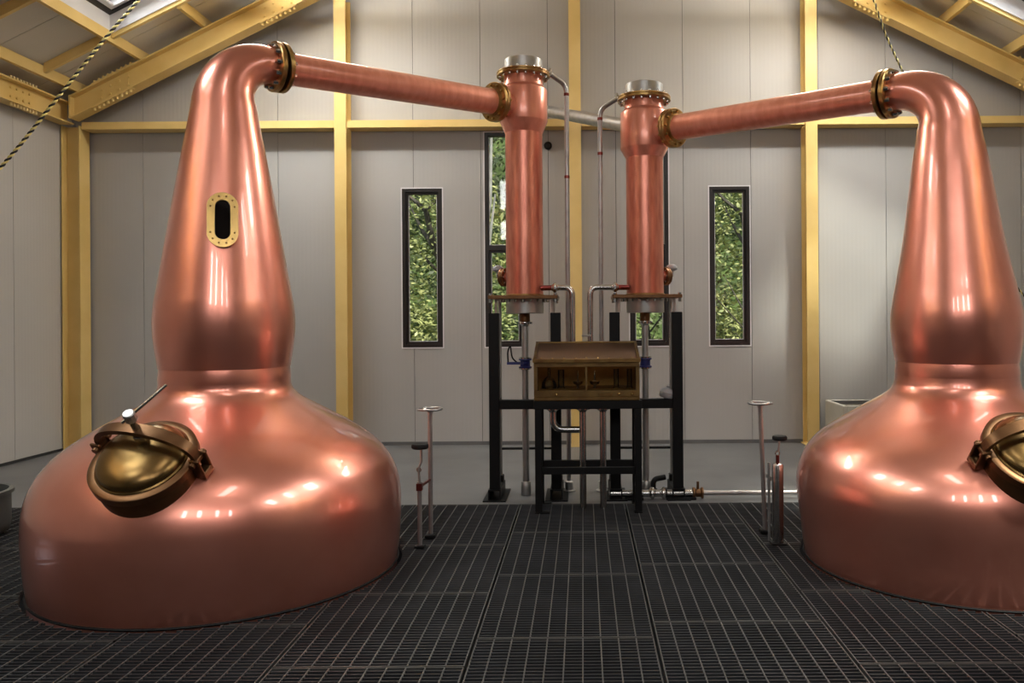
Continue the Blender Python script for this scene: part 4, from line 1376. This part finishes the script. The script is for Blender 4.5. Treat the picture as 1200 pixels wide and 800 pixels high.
rope([(2.8, 8.3, 5.72), at_px(1026, 6, 8.4), at_px(1040, 45, 8.5), at_px(1062, 92, 8.65), at_px(1120, 207, 9.0), at_px(1178, 312, 9.3), at_px(1200, 346, 9.4), (XC + HW - 0.02, 9.55, 0.8)], 0.0115, 'skylight_rope',
     'thin dark and yellow rope passing behind the right still')

# ------------------------------------------------------------------ tubs
t = thing('white_trough', 'open cream trough by the gable wall behind the right still', 'trough', (3.9, 9.45, 0))
x0, x1, y0, y1, h, w = 2.985, 4.6, 9.12, 9.80, 0.565, 0.045
MB().bbox(x0, x1, y0, y1, 0.0, 0.06, 0.01).build('base', 'tub', t)
for q in ((x0, x0 + w, y0, y1), (x1 - w, x1, y0, y1), (x0 + w, x1 - w, y0, y0 + w), (x0 + w, x1 - w, y1 - w, y1)):
    MB().bbox(*q, 0.06, h, 0.008).build('side', 'tub', t)
MB().box(x0 + w, x1 - w, y1 - w - 0.01, y1 - w, h - 0.05, h - 0.005).build('inner_strip', 'plinth', t)

o = MB().lathe([(0.0, 0.002), (0.28, 0.002), (0.315, 0.03), (0.325, 0.08), (0.325, 0.30), (0.345, 0.305), (0.345, 0.33), (0.31, 0.332), (0.305, 0.08), (0.0, 0.03)], 48,
               Matrix.Translation((-4.67, 5.92, 0))).build('round_tub', 'tub_grey', smooth=40)
tag(o, 'round grey tub on the grating at the far left edge', 'tub')

# ------------------------------------------------------------------ woodland outside
ground = MB()
N = 26
vs, fs = [], []
for j in range(N + 1):
    for i in range(N + 1):
        x = -16 + 32 * i / N
        y = YB + 0.4 + 24 * j / N
        t = max(0.0, (y - 14.0) / 8.0)
        z = -0.3 + 7.5 * min(1.0, t) ** 1.3 + 0.35 * math.sin(x * 1.3 + y) * math.cos(y * 0.9)
        if y < 12:
            z = -0.3
        vs.append((x, y, z))
for j in range(N):
    for i in range(N):
        a = j * (N + 1) + i
        fs.append((a, a + 1, a + N + 2, a + N + 1))
g = ground.add(vs, fs).build('ground', 'bank', smooth=60)
struct(g, 'green wooded bank outside the windows')

def leaf_mesh(n, rx, rz, z0, size, seed):
    rnd = random.Random(seed)
    mb = MB()
    blobs = [(rnd.uniform(-0.6, 0.6) * rx, rnd.uniform(-0.6, 0.6) * rx, z0 + rnd.uniform(0.05, 0.95) * rz, rnd.uniform(0.35, 0.6) * rx) for _ in range(16)]
    for k in range(n):
        bx, by, bz, br = blobs[k % len(blobs)]
        d = Vector((rnd.gauss(0, 1), rnd.gauss(0, 1), rnd.gauss(0, 1))).normalized()
        p = Vector((bx, by, bz)) + d * br * rnd.uniform(0.75, 1.05)
        u = Vector((rnd.gauss(0, 1), rnd.gauss(0, 1), rnd.gauss(0, 0.6))).normalized()
        v = u.orthogonal().normalized()
        v = (v * math.cos(k) + u.cross(v) * math.sin(k)).normalized()
        s = size * rnd.uniform(0.6, 1.3)
        mb.add([p - u * s, p - v * s * 0.45 , p + u * s, p + v * s * 0.45], [(0, 1, 2, 3)])
    return mb

def trunk_mesh(h, r, seed):
    rnd = random.Random(seed)
    mb = MB()
    path = [Vector((rnd.uniform(-.08, .08) * k, rnd.uniform(-.08, .08) * k, h * k / 6)) for k in range(7)]
    mb.sweep(path, [r * (1 - 0.11 * k) for k in range(7)], 9)
    for k in range(2, 7):
        a = rnd.uniform(0, 2 * PI)
        q = path[k] + Vector((math.cos(a), math.sin(a), 1.0)) * rnd.uniform(0.6, 1.1)
        mb.sweep([path[k], path[k].lerp(q, 0.5) + Vector((0, 0, -0.06)), q], [r * 0.4, r * 0.28, r * 0.12], 6)
    return mb

protos = []
for k, (n, rx, rz, z0, size, ml) in enumerate(((7000, 1.3, 5.2, 0.5, 0.05, 'leaf_a'), (7000, 1.3, 5.2, 0.5, 0.052, 'leaf_b'), (2600, 0.8, 1.3, 0.0, 0.045, 'leaf_a'))):
    protos.append((leaf_mesh(n, rx, rz, z0, size, 11 + k), trunk_mesh(4.2 if k < 2 else 1.6, 0.12 if k < 2 else 0.05, 31 + k), ml))
spots = [(-5.6, 14.6, 0, 'far left of the narrow left window'), (-2.55, 14.9, 1, 'filling the narrow left window'), (0.55, 14.8, 0, 'straight behind the spirit safe'),
         (3.35, 14.7, 1, 'filling the narrow right window'), (6.4, 14.6, 0, 'far right of the narrow right window'), (-4.1, 18.2, 0, 'in the back row beyond the left window'),
         (-1.0, 18.4, 0, 'in the back row beyond the tall left window'), (2.1, 18.3, 1, 'in the back row beyond the tall right window'), (5.2, 18.2, 0, 'in the back row beyond the right window'),
         (-2.9, 12.3, 2, 'at the foot of the narrow left window'), (-0.9, 12.3, 2, 'at the foot of the tall left window'), (1.0, 12.3, 2, 'at the foot of the tall right window'),
         (2.8, 12.3, 2, 'at the foot of the narrow right window')]
made = {}
for x, y, k, where in spots:
    nm = 'leafy_tree' if k < 2 else 'leafy_bush'
    lab = ['dark green leafy tree outside, ', 'yellow green leafy tree outside, ', 'low green bush outside, '][k] + where
    o = bpy.data.objects.new(nm, None)
    COL.objects.link(o)
    WL[o.name] = Vector((0, 0, 0))
    tag(o, lab, 'tree' if k < 2 else 'bush', ['dark green trees', 'yellow green trees', 'low bushes'][k])
    if k not in made:
        lf, tr, ml = protos[k]
        a = lf.build('foliage', ml, o, stuff=True)
        b = tr.build('trunk', 'bark', o, smooth=50)
        made[k] = (a, b)
    else:
        for s_ in made[k]:
            c = s_.copy(); COL.objects.link(c); c.parent = o
            if 'kind' in s_:
                c['kind'] = s_['kind']
    t = max(0.0, (y - 14.0) / 8.0)
    o.location = (x, y, -0.35 + 7.5 * min(1.0, t) ** 1.3)
    o.rotation_euler = (0, 0, x * 2.1 + y)
o = thing('bare_tree', 'pale bare forked trunk outside the tall window behind the left condenser', 'tree', (-1.62, 12.9, -0.3))
b0 = Vector((-1.72, 12.9, -0.35))
MB().sweep([b0, (-1.72, 12.9, 1.4), (-1.64, 12.9, 2.6), (-1.50, 12.92, 3.5), (-1.47, 12.95, 4.6)], [0.075, 0.065, 0.05, 0.035, 0.02], 10).build('trunk', 'bark_pale', o, smooth=50)
MB().sweep([(-1.70, 12.9, 2.0), (-1.52, 12.85, 2.7), (-1.40, 12.8, 3.6)], [0.04, 0.03, 0.014], 8).build('branch', 'bark_pale', o, smooth=50)

# undergrowth covering the bank, beyond counting
rnd = random.Random(5)
mb = MB()
def bank_z(x, y):
    t = max(0.0, (y - 14.0) / 8.0)
    return -0.3 + 7.5 * min(1.0, t) ** 1.3
for k in range(30000):
    x, y = rnd.uniform(-8, 8), rnd.uniform(13.2, 22)
    p = Vector((x, y, bank_z(x, y) + rnd.uniform(-0.1, 0.55)))
    u = Vector((rnd.gauss(0, 1), rnd.gauss(0, 1), rnd.gauss(0, 0.7))).normalized()
    v = u.orthogonal().normalized()
    v = (v * math.cos(k) + u.cross(v) * math.sin(k)).normalized()
    q = rnd.uniform(0.05, 0.10)
    mb.add([p - u * q, p - v * q * 0.45, p + u * q, p + v * q * 0.45], [(0, 1, 2, 3)])
mb.build('undergrowth', 'leaf_c', g, stuff=True)
